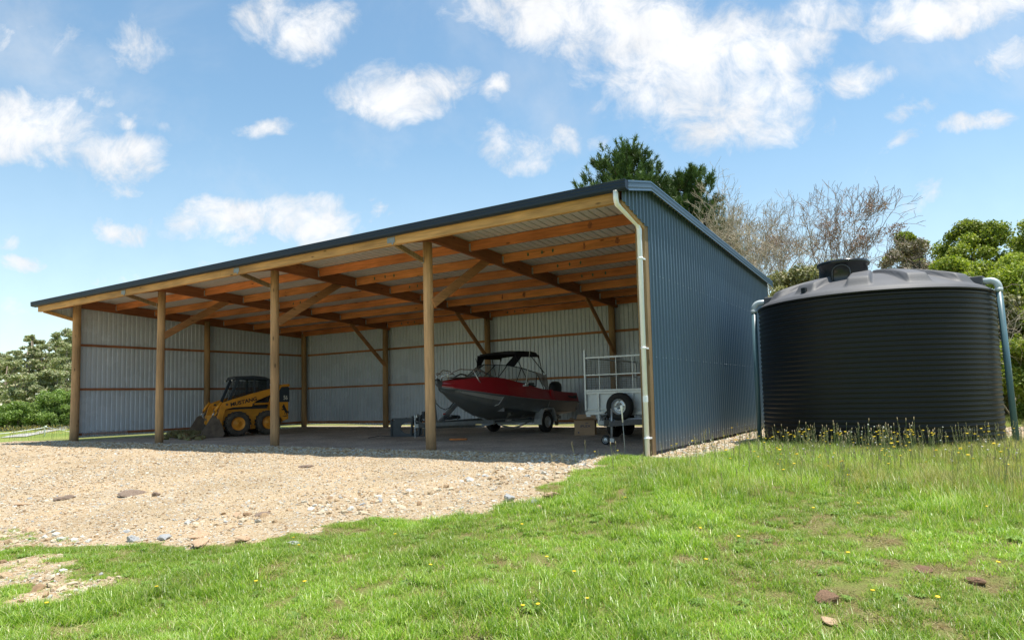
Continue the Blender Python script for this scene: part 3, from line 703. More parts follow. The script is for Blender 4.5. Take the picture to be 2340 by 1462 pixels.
def build_skid_steer():
    # local frame: x = the machine's left (near) side, -y = forward; x = 0 is the outer face of the near wheels
    t = thing('skid_steer_loader', (4.15, 3.0, 0.0), 'yellow and black skid steer loader parked in the leftmost bays, bucket on the ground', 'skid steer', rz=R(-18.3))
    my = mat('loader_yellow', (0.68, 0.28, 0.022), rough=0.45, var=0.14, scale=4, spec=0.4)
    md = mat('cab_dark_paint', (0.022, 0.034, 0.048), rough=0.42, var=0.15, scale=4)
    mw = mat('worn_bucket_steel', (0.17, 0.13, 0.10), rough=0.6, metal=0.3, var=0.4, scale=6)
    mty = mat('dusty_tyre', (0.075, 0.062, 0.05), rough=0.9, var=0.45, scale=7, bump=0.4)
    mrim = mat('loader_rim_yellow', (0.72, 0.30, 0.03), rough=0.5, var=0.2, scale=6)
    mgl = mat('cab_glass', (0.03, 0.04, 0.045), rough=0.08, alpha=0.55, var=0.05)
    mch = mat('steel_rod', (0.5, 0.5, 0.5), rough=0.25, metal=0.9)
    P = lambda s_, l, z: (s_, -l, z)
    # wheels
    for s_ in (-0.16, -1.46):
        for l in (0.0, -0.98):
            sg = 1 if s_ > -1 else -1
            mb = MB(); rim_wheel(mb, 0.215, 0.30, P(s_, l, 0.41), sg); wh = mb.build('wheel', mrim, t)
            mb = MB(); tread_tyre(mb, 0.385, 0.30, P(s_, l, 0.41), 18, 0.215); mb.build('tyre', mty, wh)
    # chassis: belly and engine house, fenders
    mb = MB()
    ch = [(0.44, 0.30), (0.52, 0.80), (0.30, 0.87), (-0.62, 0.90), (-1.02, 0.92), (-1.10, 1.02), (-1.60, 1.02), (-1.60, 0.45), (-1.30, 0.26), (-0.9, 0.22), (0.30, 0.20)]
    mb.prism(ch, lambda u, v, w: P(w, u, v), -1.22, -0.34); mb.build('chassis', my, t, 0.01)
    mb = MB(); mb.bb(P(-1.30, 0.36, 0.88), P(-0.30, -1.0, 0.935)); mb.bb(P(-1.10, 0.40, 0.90), P(-0.45, -1.05, 1.02)); mb.build('deck', md, t, 0.005)
    # rear towers the arms pivot on
    for a, b_ in ((-0.30, -0.06), (-1.56, -1.32)):
        mb = MB(); tw = [(-1.06, 0.80), (-1.02, 1.0), (-1.12, 1.34), (-1.22, 1.44), (-1.60, 1.47), (-1.64, 1.10), (-1.64, 0.50), (-1.46, 0.44), (-1.34, 0.62), (-1.14, 0.78)]
        mb.prism(tw, lambda u, v, w: P(w, u, v), a, b_); mb.build('rear_tower', my, t, 0.012)
    mb = MB(); mb.prism([(-1.30, 1.08), (-1.28, 1.40), (-1.40, 1.60), (-1.63, 1.60), (-1.67, 1.56), (-1.67, 1.08)], lambda u, v, w: P(w, u, v), -1.25, -0.045); hood = mb.build('engine_hood', md, t, 0.012)
    mb = MB(); mb.bb(P(-1.2, -1.56, 1.60), P(-0.05, -1.68, 1.69)); mb.build('counterweight', my, t, 0.01)
    mblk = mat('decal_black', (0.012, 0.012, 0.012), rough=0.5); mwh = mat('decal_white', (0.62, 0.60, 0.52), rough=0.5)
    Mside = Matrix(((0, 0, 1, 0), (1, 0, 0, 0), (0, 1, 0, 0), (0, 0, 0, 1)))   # text x -> +y (towards the rear), text y -> z, normal +x
    text_mesh('model_number', '56', 0.20, 0.002, mwh, hood, Matrix.Translation((-0.040, 1.535, 1.22)) @ Mside, 0.004, 0.72)
    # rearing horse emblem, black silhouette
    hs = [(0.02, 0.30), (0.05, 0.335), (0.035, 0.36), (0.06, 0.37), (0.085, 0.35), (0.10, 0.30), (0.12, 0.25), (0.155, 0.19), (0.19, 0.13), (0.215, 0.14), (0.235, 0.12), (0.24, 0.07), (0.215, 0.02), (0.20, 0.01), (0.205, 0.06), (0.195, 0.08), (0.18, 0.05), (0.155, 0.0), (0.13, -0.01), (0.145, 0.05), (0.14, 0.09), (0.12, 0.08), (0.105, 0.02), (0.085, 0.02), (0.10, 0.09), (0.09, 0.14), (0.06, 0.17), (0.02, 0.16), (-0.01, 0.19), (0.0, 0.21), (0.04, 0.20), (0.045, 0.23), (0.02, 0.26), (0.0, 0.27)]
    mb = MB(); mb.prism(hs, lambda u, v, w: (w, 1.415+u, 0.64+v), -0.058, -0.054); mb.build('horse_emblem', mblk, t)
    mb = MB(); mb.prism([(0, 0), (0.12, 0.015), (0.23, 0.03), (0.18, 0.0), (0.08, -0.02)], lambda u, v, w: (w, 1.415+u, 0.60+v), -0.058, -0.054); mb.build('emblem_ground', mblk, t)
    # cab
    s0, s1 = -0.36, -1.24
    def post(l0, z0, l1, z1, s_, w=0.075, name='cab_pillar'):
        mb = MB(); mb.bar(P(s_, l0, z0), P(s_, l1, z1), w, w); return mb.build(name, md, t, 0.006)
    for s_ in (s0-0.03, s1+0.03):
        post(0.30, 0.93, -0.10, 1.90, s_, 0.085); post(-0.62, 0.98, -0.62, 1.88, s_, 0.06); post(-1.10, 0.98, -1.06, 1.80, s_, 0.09)
        mb = MB(); mb.bar(P(s_, 0.10, 1.36), P(s_, 0.0, 1.40), 0.02, 0.02) if False else mb.bb(P(s_-0.015, -0.10, 0.95), P(s_+0.015, -1.10, 1.12)); mb.build('side_panel', md, t)
        # wire guard
        mb = MB()
        for k in range(9): 
            l = -0.12-0.11*k; mb.tube([P(s_, l, 1.1), P(s_, l, 1.84)], 0.0055, 5)
        for k in range(8):
            z = 1.16+0.09*k; mb.tube([P(s_, 0.15-0.38*(z-1.16)/0.7, z), P(s_, -1.08, z)], 0.0055, 5)
        mb.build('wire_guard', md, t)
        mb = MB(); mb.quad(P(s_+0.01, 0.12, 1.1), P(s_+0.01, -1.05, 1.1), P(s_+0.01, -1.05, 1.82), P(s_+0.01, -0.12, 1.82)); mb.build('side_window', mgl, t)
    mb = MB(); roof = [(0.02, 1.86), (0.04, 1.93), (-0.02, 1.965), (-0.55, 1.985), (-0.95, 1.95), (-1.14, 1.87), (-1.16, 1.70), (-1.08, 1.72), (-1.02, 1.84), (-0.5, 1.87)]
    mb.prism(roof, lambda u, v, w: P(w, u, v), s1-0.02, s0+0.02); cabroof = mb.build('cab_roof', md, t, 0.02)
    mb = MB(); mb.bb(P(s1, -1.04, 0.95), P(s0, -1.10, 1.75)); mb.build('cab_back', md, t, 0.01)
    for s_ in (s0-0.06, s1+0.06):
        mb = MB(); mb.bb(P(s_-0.055, 0.03, 1.80), P(s_+0.055, 0.10, 1.87)); lm = mb.build('work_light', md, t, 0.012)
        mb = MB(); mb.bb(P(s_-0.04, 0.10, 1.81), P(s_+0.04, 0.106, 1.86)); mb.build('lens', mat('lamp_lens', (0.75, 0.75, 0.68), rough=0.15), lm)
    mb = MB(); mb.bb(P(-1.05, -0.45, 0.95), P(-0.55, -0.85, 1.10)); mb.bb(P(-1.05, -0.80, 1.10), P(-0.55, -0.92, 1.55)); mb.build('seat', mat('seat_vinyl', (0.02, 0.02, 0.02), rough=0.6), t, 0.04)
    mb = MB()
    for s_ in (-0.50, -1.10): mb.tube([P(s_, 0.02, 0.95), P(s_+0.02, -0.02, 1.30), P(s_+0.02, -0.02, 1.40)], [0.012, 0.012, 0.02], 8)
    mb.build('control_levers', md, t)
    # loader arms
    arm = [(0.36, 1.14), (0.05, 1.24), (-0.45, 1.385), (-1.13, 1.56), (-1.50, 1.665), (-1.62, 1.64), (-1.62, 1.52), (-1.40, 1.46), (-1.13, 1.37), (-0.9, 1.27), (-0.58, 1.14), (-0.46, 1.04), (-0.43, 0.955), (0.14, 0.945), (0.39, 0.885), (0.45, 0.97), (0.44, 1.10)]
    leg = [(0.34, 1.13), (0.47, 1.10), (0.54, 1.00), (0.62, 0.66), (0.66, 0.42), (0.60, 0.36), (0.52, 0.40), (0.44, 0.72), (0.38, 0.90)]
    for k, (a, b_) in enumerate(((-0.20, -0.05), (-1.57, -1.42))):
        mb = MB(); mb.prism(arm, lambda u, v, w: P(w, u, v), a, b_); am = mb.build('loader_arm', my, t, 0.01)
        mb = MB(); mb.prism(leg, lambda u, v, w: P(w, u, v), a+0.01, b_-0.01); mb.build('arm_leg', my, am, 0.008)
        mb = MB(); mb.tube([P((a+b_)/2, 0.50, 1.12), P((a+b_)/2, 0.70, 0.83)], 0.045, 14); mb.build('tilt_cylinder', my, am)
        mb = MB(); mb.tube([P((a+b_)/2, 0.69, 0.84), P((a+b_)/2, 0.79, 0.66)], 0.022, 12); mb.build('cylinder_rod', mch, am)
        mb = MB(); mb.tube([P((a+b_)/2, -0.40, 1.03), P((a+b_)/2, -1.12, 1.05)], 0.036, 12); mb.build('lift_cylinder', my, am)
        mb = MB(); mb.tube([P(a-0.01, 0.36, 1.04), P(b_+0.015, 0.36, 1.04)], 0.035, 14); mb.tube([P(a-0.01, -0.47, 1.03), P(b_+0.012, -0.47, 1.03)], 0.028, 12); mb.build('pivot_pin', mat('pin_steel', (0.10, 0.08, 0.06), rough=0.5, metal=0.4), am)
        mb = MB(); hp = [P(a-0.02, 0.46, 1.05), P(a-0.03, 0.60, 0.95), P(a-0.03, 0.58, 0.80), P(a-0.02, 0.66, 0.66)]; mb.tube(hp, 0.013, 8); mb.tube([P(a-0.05, 0.44, 1.02), P(a-0.06, 0.52, 0.90), P(a-0.05, 0.60, 0.70)], 0.013, 8); mb.build('hydraulic_hose', MT['black'], am)
        if k == 0:
            ang = math.atan2(1.285-1.05, 0.95)
            Mt = Matrix.Translation((-0.046, 0.16, 1.115)) @ Matrix.Rotation(R(12.5), 4, 'X') @ Mside
            text_mesh('maker_name', 'MUSTANG', 0.165, 0.003, mblk, am, Mt, 0.006, 1.10, 0.12)
    mb = MB(); mb.tube([P(-1.45, 0.38, 0.95), P(-0.18, 0.38, 0.95)], 0.05, 14); mb.build('cross_tube', my, t)
    mb = MB(); mb.bb(P(-1.25, 0.60, 0.36), P(-0.35, 0.66, 0.70)); mb.build('attachment_plate', my, t, 0.01)
    # bucket
    b0, b1 = -1.68, 0.04
    side = [(0.70, 0.66), (0.76, 0.70), (0.86, 0.64), (1.14, 0.16), (1.56, 0.03), (1.52, 0.0), (0.52, 0.0), (0.44, 0.10), (0.50, 0.30)]
    mb = MB()
    for a, b_ in ((b0, b0+0.02), (b1-0.02, b1)): mb.prism(side, lambda u, v, w: P(w, u, v), a, b_)
    shell = [(1.62, 0.0), (1.56, 0.015), (0.54, 0.03), (0.46, 0.12), (0.48, 0.30), (0.60, 0.56), (0.64, 0.55), (0.53, 0.29), (0.51, 0.14), (0.58, 0.055), (1.55, 0.035), (1.62, 0.01)]
    mb.prism(shell, lambda u, v, w: P(w, u, v), b0+0.02, b1-0.02); mb.bar(P(b0, 0.63, 0.56), P(b1, 0.63, 0.56), 0.05, 0.06)
    mb.build('bucket', mw, t, 0.003)
    return t
skid = build_skid_steer()

def clod_mesh(name, m_, n=26, seed=1, spread=(0.8, 0.25), size=(0.04, 0.12), h=0.12):
    r_ = random.Random(seed); mb = MB()
    for i in range(n):
        cx = r_.gauss(0, spread[0]*0.5); cy = r_.gauss(0, spread[1]*0.5); sz = r_.uniform(*size); cz = r_.uniform(0.0, h)*max(0, 1-(cx/spread[0])**2)
        bm = bmesh.new(); bmesh.ops.create_icosphere(bm, subdivisions=2, radius=sz)
        for v in bm.verts: v.co = Vector((v.co.x*1.2, v.co.y, v.co.z*0.75))*r_.uniform(0.72, 1.18)+Vector((cx, cy, cz))
        vs = [v.co[:] for v in bm.verts]; fs = [tuple(v.index for v in f.verts) for f in bm.faces]; bm.free(); mb.add(vs, fs)
    return mb
mturf = mat('turf_and_soil', (0.15, 0.17, 0.06), col2=(0.17, 0.10, 0.055), rough=0.95, var=0.3, scale=5, bump=0.6)
mb = clod_mesh('turf', mturf, 80, 3, (1.5, 0.42), (0.05, 0.13), 0.16)
r_ = random.Random(5)
for i in range(1200):
    x = r_.gauss(0, 0.55); y = r_.gauss(0, 0.2); z = 0.05+0.13*max(0, 1-(x/1.3)**2); a = r_.uniform(0, 6.28); l = r_.uniform(.04, .10)
    dx, dy = math.cos(a)*0.006, math.sin(a)*0.006
    mb.add([(x-dx, y-dy, z), (x+dx, y+dy, z), (x+r_.uniform(-.05, .05), y+r_.uniform(-.05, .05), z+l)], [(0, 1, 2)])
tf = mb.build('turf_pile', mturf, None); tf.location = (2.95, 1.85, 0.02); tf.rotation_euler = (0, 0, R(-18)); tag(tf, 'scraped up turf and soil heaped in front of the loader bucket', 'turf pile')

def build_boat():
    t = thing('motor_boat', (12.90, 6.62, 0.0), 'red and silver aluminium motor boat with a black canopy sitting on its trailer', 'boat', rz=R(-2.9))
    P = lambda s_, l, z: (s_, -l, z)
    mr = mat('boat_red_paint', (0.34, 0.011, 0.02), rough=0.32, var=0.08, scale=2, coat=0.4)
    ms = mat('boat_grey_aluminium', (0.20, 0.215, 0.225), rough=0.42, metal=0.5, var=0.12, scale=3)
    mp = mat('bright_aluminium', (0.66, 0.67, 0.66), rough=0.3, metal=0.6, var=0.08, scale=3)  # on the bow plates this pale tone is a painted gravel reflection
    mk = mat('black_canvas', (0.012, 0.011, 0.017), rough=0.85, var=0.2, scale=8)
    mg = mat('tinted_screen', (0.15, 0.19, 0.19), rough=0.06, alpha=0.5, var=0.02)
    mm = mat('mesh_curtain', (0.15, 0.13, 0.12), rough=0.8, alpha=0.72, var=0.1)
    mst = mat('stainless_tube', (0.62, 0.63, 0.62), rough=0.22, metal=0.9, var=0.05)
    mi = mat('boat_interior', (0.20, 0.20, 0.21), rough=0.7, var=0.1)
    Ls = [-1.5, -0.5, 0.5, 1.3, 2.0, 2.5, 2.9, 3.25, 3.55, 3.80]
    bb = [0.98, 1.00, 1.01, 0.99, 0.92, 0.80, 0.64, 0.45, 0.24, 0.03]
    zb = [0.84, 0.88, 0.93, 0.99, 1.06, 1.12, 1.18, 1.23, 1.285, 1.34]
    bc = [0.86, 0.87, 0.86, 0.80, 0.68, 0.55, 0.40, 0.25, 0.10, 0.008]
    zc = [0.56, 0.57, 0.60, 0.66, 0.75, 0.84, 0.94, 1.05, 1.17, 1.27]
    zk = [0.42, 0.42, 0.42, 0.43, 0.48, 0.57, 0.75, 0.95, 1.12, 1.25]
    zt = [1.13, 1.17, 1.26, 1.40, 1.56, 1.59, 1.57, 1.54, 1.51, 1.48]
    bt = [0.93, 0.95, 0.96, 0.88, 0.72, 0.60, 0.48, 0.33, 0.17, 0.015]
    secs = []
    for i, l in enumerate(Ls):
        h = [P(bb[i], l, zb[i]), P((bb[i]*2+bc[i])/3, l, (zb[i]*2+zc[i])/3), P(bc[i]+0.02*(bc[i] > .05), l, zc[i]+0.02), P(bc[i], l, zc[i]), P(bc[i]*0.5, l, (zc[i]+zk[i])/2-0.01), P(0.012, l, zk[i])]
        secs.append(h+[(-x, y, z) for x, y, z in reversed(h)])
    mb = MB(); mb.loft(secs, smooth=False); mb.add(secs[0], [tuple(range(len(secs[0])))]); mb.build('hull', ms, t)
    secs = []
    for i, l in enumerate(Ls): secs.append([P(bb[i]+0.012, l, zb[i]-0.005), P(bb[i]+0.012, l, zb[i]+0.05), P((bb[i]*1.1+bt[i])/2.1, l, zb[i]*0.4+zt[i]*0.6), P(bt[i], l, zt[i]), P(max(0.004, bt[i]-0.05), l, zt[i]+0.005)])
    for sg in (1, -1):
        mb = MB(); mb.loft([[(sg*x, y, z) for x, y, z in s_] for s_ in secs], smooth=False); ts = mb.build('topside', mr, t)
        # rub rail strip and the upright red fin by the cockpit
        mb = MB(); mb.tube([(sg*(bb[i]+0.02), -Ls[i], zb[i]) for i in range(len(Ls))], 0.022, 8); mb.build('rub_rail', ms, t)
        mb = MB(); mb.prism([(-0.10, zb[1]+0.01), (0.08, zb[1]+0.03), (0.16, 1.235), (0.02, 1.22)], lambda u, v, w: (sg*w, -u, v), 0.985, 1.022); mb.build('side_fin', mat('bright_red_paint', (0.44, 0.014, 0.02), rough=0.3), t)
    # fore deck, cabin top
    dk = []
    for i in range(4, len(Ls)):
        cz = 0.05*bt[i]; dk.append([P(bt[i]-0.05, Ls[i], zt[i]+0.004), P(bt[i]*0.5, Ls[i], zt[i]+cz), P(0, Ls[i], zt[i]+cz*1.2), P(-bt[i]*0.5, Ls[i], zt[i]+cz), P(-bt[i]+0.05, Ls[i], zt[i]+0.004)])
    mb = MB(); mb.loft(dk, smooth=False); mb.build('foredeck', mr, t)
    mb = MB(); mb.prism([(x, -l) for x, l in ((0.35, 2.95), (0.10, 3.5), (-0.10, 3.5), (-0.35, 2.95))], lambda u, v, w: (u, v, w), 1.585, 1.60); mb.build('hatch', mat('deck_grey_tread', (0.20, 0.18, 0.16), rough=0.8), t)
    mb = MB(); mb.quad(P(0.85, 2.0, 0.66), P(-0.85, 2.0, 0.66), P(-0.85, -1.45, 0.66), P(0.85, -1.45, 0.66)); mb.bb(P(-0.92, -1.50, 0.60), P(0.92, -1.46, 1.12)); mb.bb(P(-0.70, 1.98, 0.66), P(0.70, 2.02, 1.55)); mb.build('cockpit', mi, t)
    for sg in (0.45, -0.45):
        mb = MB(); mb.bb(P(sg-0.2, 0.9, 0.66), P(sg+0.2, 0.5, 1.05)); mb.bb(P(sg-0.2, 0.5, 1.0), P(sg+0.2, 0.42, 1.45)); mb.build('seat', mat('boat_seat', (0.05, 0.05, 0.055), rough=0.7), t, 0.03)
    # stem block and bow plate, its paler metal imitating gravel reflected in the hull
    mb = MB(); mb.prism([(3.22, 0.99), (3.5, 1.10), (3.95, 1.42), (3.98, 1.50), (3.80, 1.50), (3.30, 1.22)], lambda u, v, w: P(w, u, v), -0.05, 0.05); mb.build('stem', ms, t, 0.01)
    for sg in (1, -1):
        mb = MB()
        def hp(l, q, off=0.006):
            b_ = np.interp(l, Ls, bb); c_ = np.interp(l, Ls, bc); z1 = np.interp(l, Ls, zb); z0 = np.interp(l, Ls, zc)+0.03
            return (sg*(b_*(1-q)+(c_+0.02)*q+off+0.012), -l, z1*(1-q)+z0*q)
        rows = [[hp(l, q, 0.014) for q in (0.12, 0.5)] for l in (2.25, 2.6, 2.95, 3.3, 3.5)]; mb.loft(rows, smooth=False); mb.build('bow_sheen_plate', mp, t)
        rows = [[hp(l, q, 0.012) for q in (0.5, 0.95)] for l in (2.25, 2.6, 2.95, 3.3, 3.5)]; mb = MB(); mb.loft(rows, smooth=False); mb.build('bow_sheen_plate', mat('mid_aluminium', (0.26, 0.27, 0.27), rough=0.35, metal=0.5), t)
        mb = MB(); mb.tube([hp(2.24, 0.08, 0.02), hp(2.24, 0.9, 0.02), hp(2.34, 1.08, 0.02)], 0.008, 6); mb.build('weld_seam', mp, t); mb = MB(); mb.tube([hp(0.2, 0.02, 0.01), hp(0.2, 0.97, 0.01), hp(0.35, 1.1, 0.01)], 0.006, 6); mb.build('weld_seam', mp, t)
    # windscreen: front panes raked, side panes
    base = [P(0.92, 0.75, 1.33), P(0.80, 1.55, 1.46), P(0.62, 2.15, 1.575), P(0.0, 2.62, 1.62), P(-0.62, 2.15, 1.575), P(-0.80, 1.55, 1.46), P(-0.92, 0.75, 1.33)]
    topv = [P(0.86, 0.60, 1.72), P(0.72, 1.18, 1.86), P(0.55, 1.62, 1.93), P(0.0, 1.98, 1.97), P(-0.55, 1.62, 1.93), P(-0.72, 1.18, 1.86), P(-0.86, 0.60, 1.72)]
    mb = MB(); mb.loft([base, topv], smooth=False); ws = mb.build('windscreen', mg, t)
    mb = MB(); mb.tube(base, 0.014, 6); mb.tube(topv, 0.014, 6)
    for a, b_ in zip(base, topv): mb.tube([a, b_], 0.012, 6)
    mb.tube([P(0.31, 2.38, 1.60), P(0.27, 1.80, 1.95)], 0.011, 6); mb.tube([P(-0.31, 2.38, 1.60), P(-0.27, 1.80, 1.95)], 0.011, 6)
    mb.build('frame', mk, ws)
    # canopy
    mb = MB(); rows = []
    for l, z in ((1.38, 2.25), (1.30, 2.31), (1.0, 2.35), (0.60, 2.355), (0.34, 2.33), (0.24, 2.25)):
        rows.append([P(s_*0.70, l, z+0.035*(1-s_*s_)-(0.10 if abs(s_) == 1 else 0)) for s_ in (-1, -0.96, -0.8, -0.4, 0, 0.4, 0.8, 0.96, 1)])
    mb.loft(rows); mb.loft([[(x, y, z-0.012) for x, y, z in r__] for r__ in rows]); can = mb.build('canopy', mk, t)
    for sg in (1, -1):
        mb = MB()   # wide black side straps down to the screen corner, and front curtain edges
        mb.add([P(sg*0.705, 1.38, 2.28), P(sg*0.705, 1.00, 2.28), P(sg*0.62, 1.38, 1.90), P(sg*0.52, 1.66, 1.94)], [(0, 1, 2, 3)])
        mb.add([P(sg*0.705, 1.38, 2.28), P(sg*0.705, 0.26, 2.27), P(sg*0.705, 0.26, 2.20), P(sg*0.705, 1.34, 2.17)], [(0, 1, 2, 3)])
        mb.build('side_strap', mk, can, fix=False)
        mb = MB(); mb.tube([P(sg*0.70, 0.72, 2.26), P(sg*0.90, 0.27, 1.72)], 0.013, 6); mb.tube([P(sg*0.70, 0.26, 2.26), P(sg*0.90, 0.22, 1.24)], 0.013, 6)
        mb.tube([P(sg*0.72, 1.45, 2.2), P(sg*0.82, 0.95, 1.4)], 0.011, 6); mb.tube([P(sg*0.86, 0.62, 1.72), P(sg*0.93, 0.35, 1.25)], 0.012, 6); mb.build('canopy_pole', mk, can)
        mb = MB(); mb.add([P(sg*0.86, 0.72, 1.76), P(sg*0.88, 0.50, 1.72), P(sg*0.90, 0.30, 1.67), P(sg*0.91, 0.18, 1.70), P(sg*0.92, 0.12, 1.46), P(sg*0.94, 0.10, 1.20), P(sg*0.95, 0.30, 1.26), P(sg*0.92, 0.48, 1.44)], [tuple(range(8))]); mb.build('side_curtain', mm, can, fix=False)
    # bow rail
    for sg in (1, -1):
        mb = MB(); mb.tube([P(sg*0.06, 3.82, 1.50), P(sg*0.10, 3.86, 1.60), P(sg*0.30, 3.35, 1.80), P(sg*0.50, 2.85, 1.78), P(sg*0.56, 2.60, 1.70)], 0.014, 8)
        mb.tube([P(sg*0.44, 3.0, 1.79), P(sg*0.62, 2.75, 1.24)], 0.013, 8); mb.tube([P(sg*0.10, 3.82, 1.72), P(sg*0.20, 3.55, 1.68)], 0.012, 8); mb.tube([P(sg*0.10, 3.82, 1.72), P(sg*0.08, 3.82, 1.50)], 0.012, 8)
        mb.build('bow_rail', mst, t)
    mb = MB(); mb.lathe([(0.05, -0.06), (0.06, -0.04), (0.06, 0.04), (0.05, 0.06)], 14, P(0, 3.9, 1.50), 'X'); mb.tube([P(0.1, 3.35, 1.60), P(0.18, 3.2, 1.68), P(0.2, 3.0, 1.66), P(0.1, 2.9, 1.63)], 0.02, 8); mb.build('anchor', MT['black'], t)
    # aerial with white base
    mb = MB(); mb.tube([P(0.96, 1.30, 1.42), P(0.90, 0.90, 2.75)], [0.013, 0.005], 8); ae = mb.build('aerial', mat('white_fibreglass', (0.62, 0.62, 0.58), rough=0.4), t)
    mb = MB(); mb.bb(P(0.90, 1.38, 1.33), P(0.98, 1.20, 1.38)); mb.tube([P(0.98, 1.36, 1.355), P(0.98, 1.36, 1.42)], 0.022, 10); mb.tube([P(0.93, 1.24, 1.38), P(1.0, 1.24, 1.44)], 0.02, 10); mb.build('aerial_base', mp, ae, 0.005)
    # outboard
    mb = MB(); rows = []
    for z, wx, wy in ((1.02, 0.13, 0.20), (1.16, 0.17, 0.26), (1.32, 0.18, 0.28), (1.44, 0.16, 0.25), (1.51, 0.09, 0.15), (1.52, 0.01, 0.02)):
        rows.append([(wx*math.cos(2*math.pi*k/20), 1.72+wy*math.sin(2*math.pi*k/20), z) for k in range(20)])
    mb.loft(rows, closed=True); mb.build('outboard_motor', MT['black'], t)
    mb = MB(); mb.bb(P(-0.07, -1.62, 0.35), P(0.07, -1.80, 1.04)); mb.bb(P(-0.12, -1.45, 0.8), P(0.12, -1.66, 1.05)); mb.bb(P(-0.02, -1.66, 0.10), P(0.02, -1.84, 0.36)); mb.build('outboard_leg', MT['black'], t, 0.02)
    # dark flash on the red near the stern
    mb = MB(); mb.prism([(-1.38, 0.95), (-0.95, 0.98), (-0.80, 1.06), (-1.1, 1.03), (-1.36, 1.06)], lambda u, v, w: (w, -u, v), 0.995, 1.001)
    mb.build('side_decal', mat('decal_dark', (0.015, 0.012, 0.012), rough=0.4), t)
build_boat()

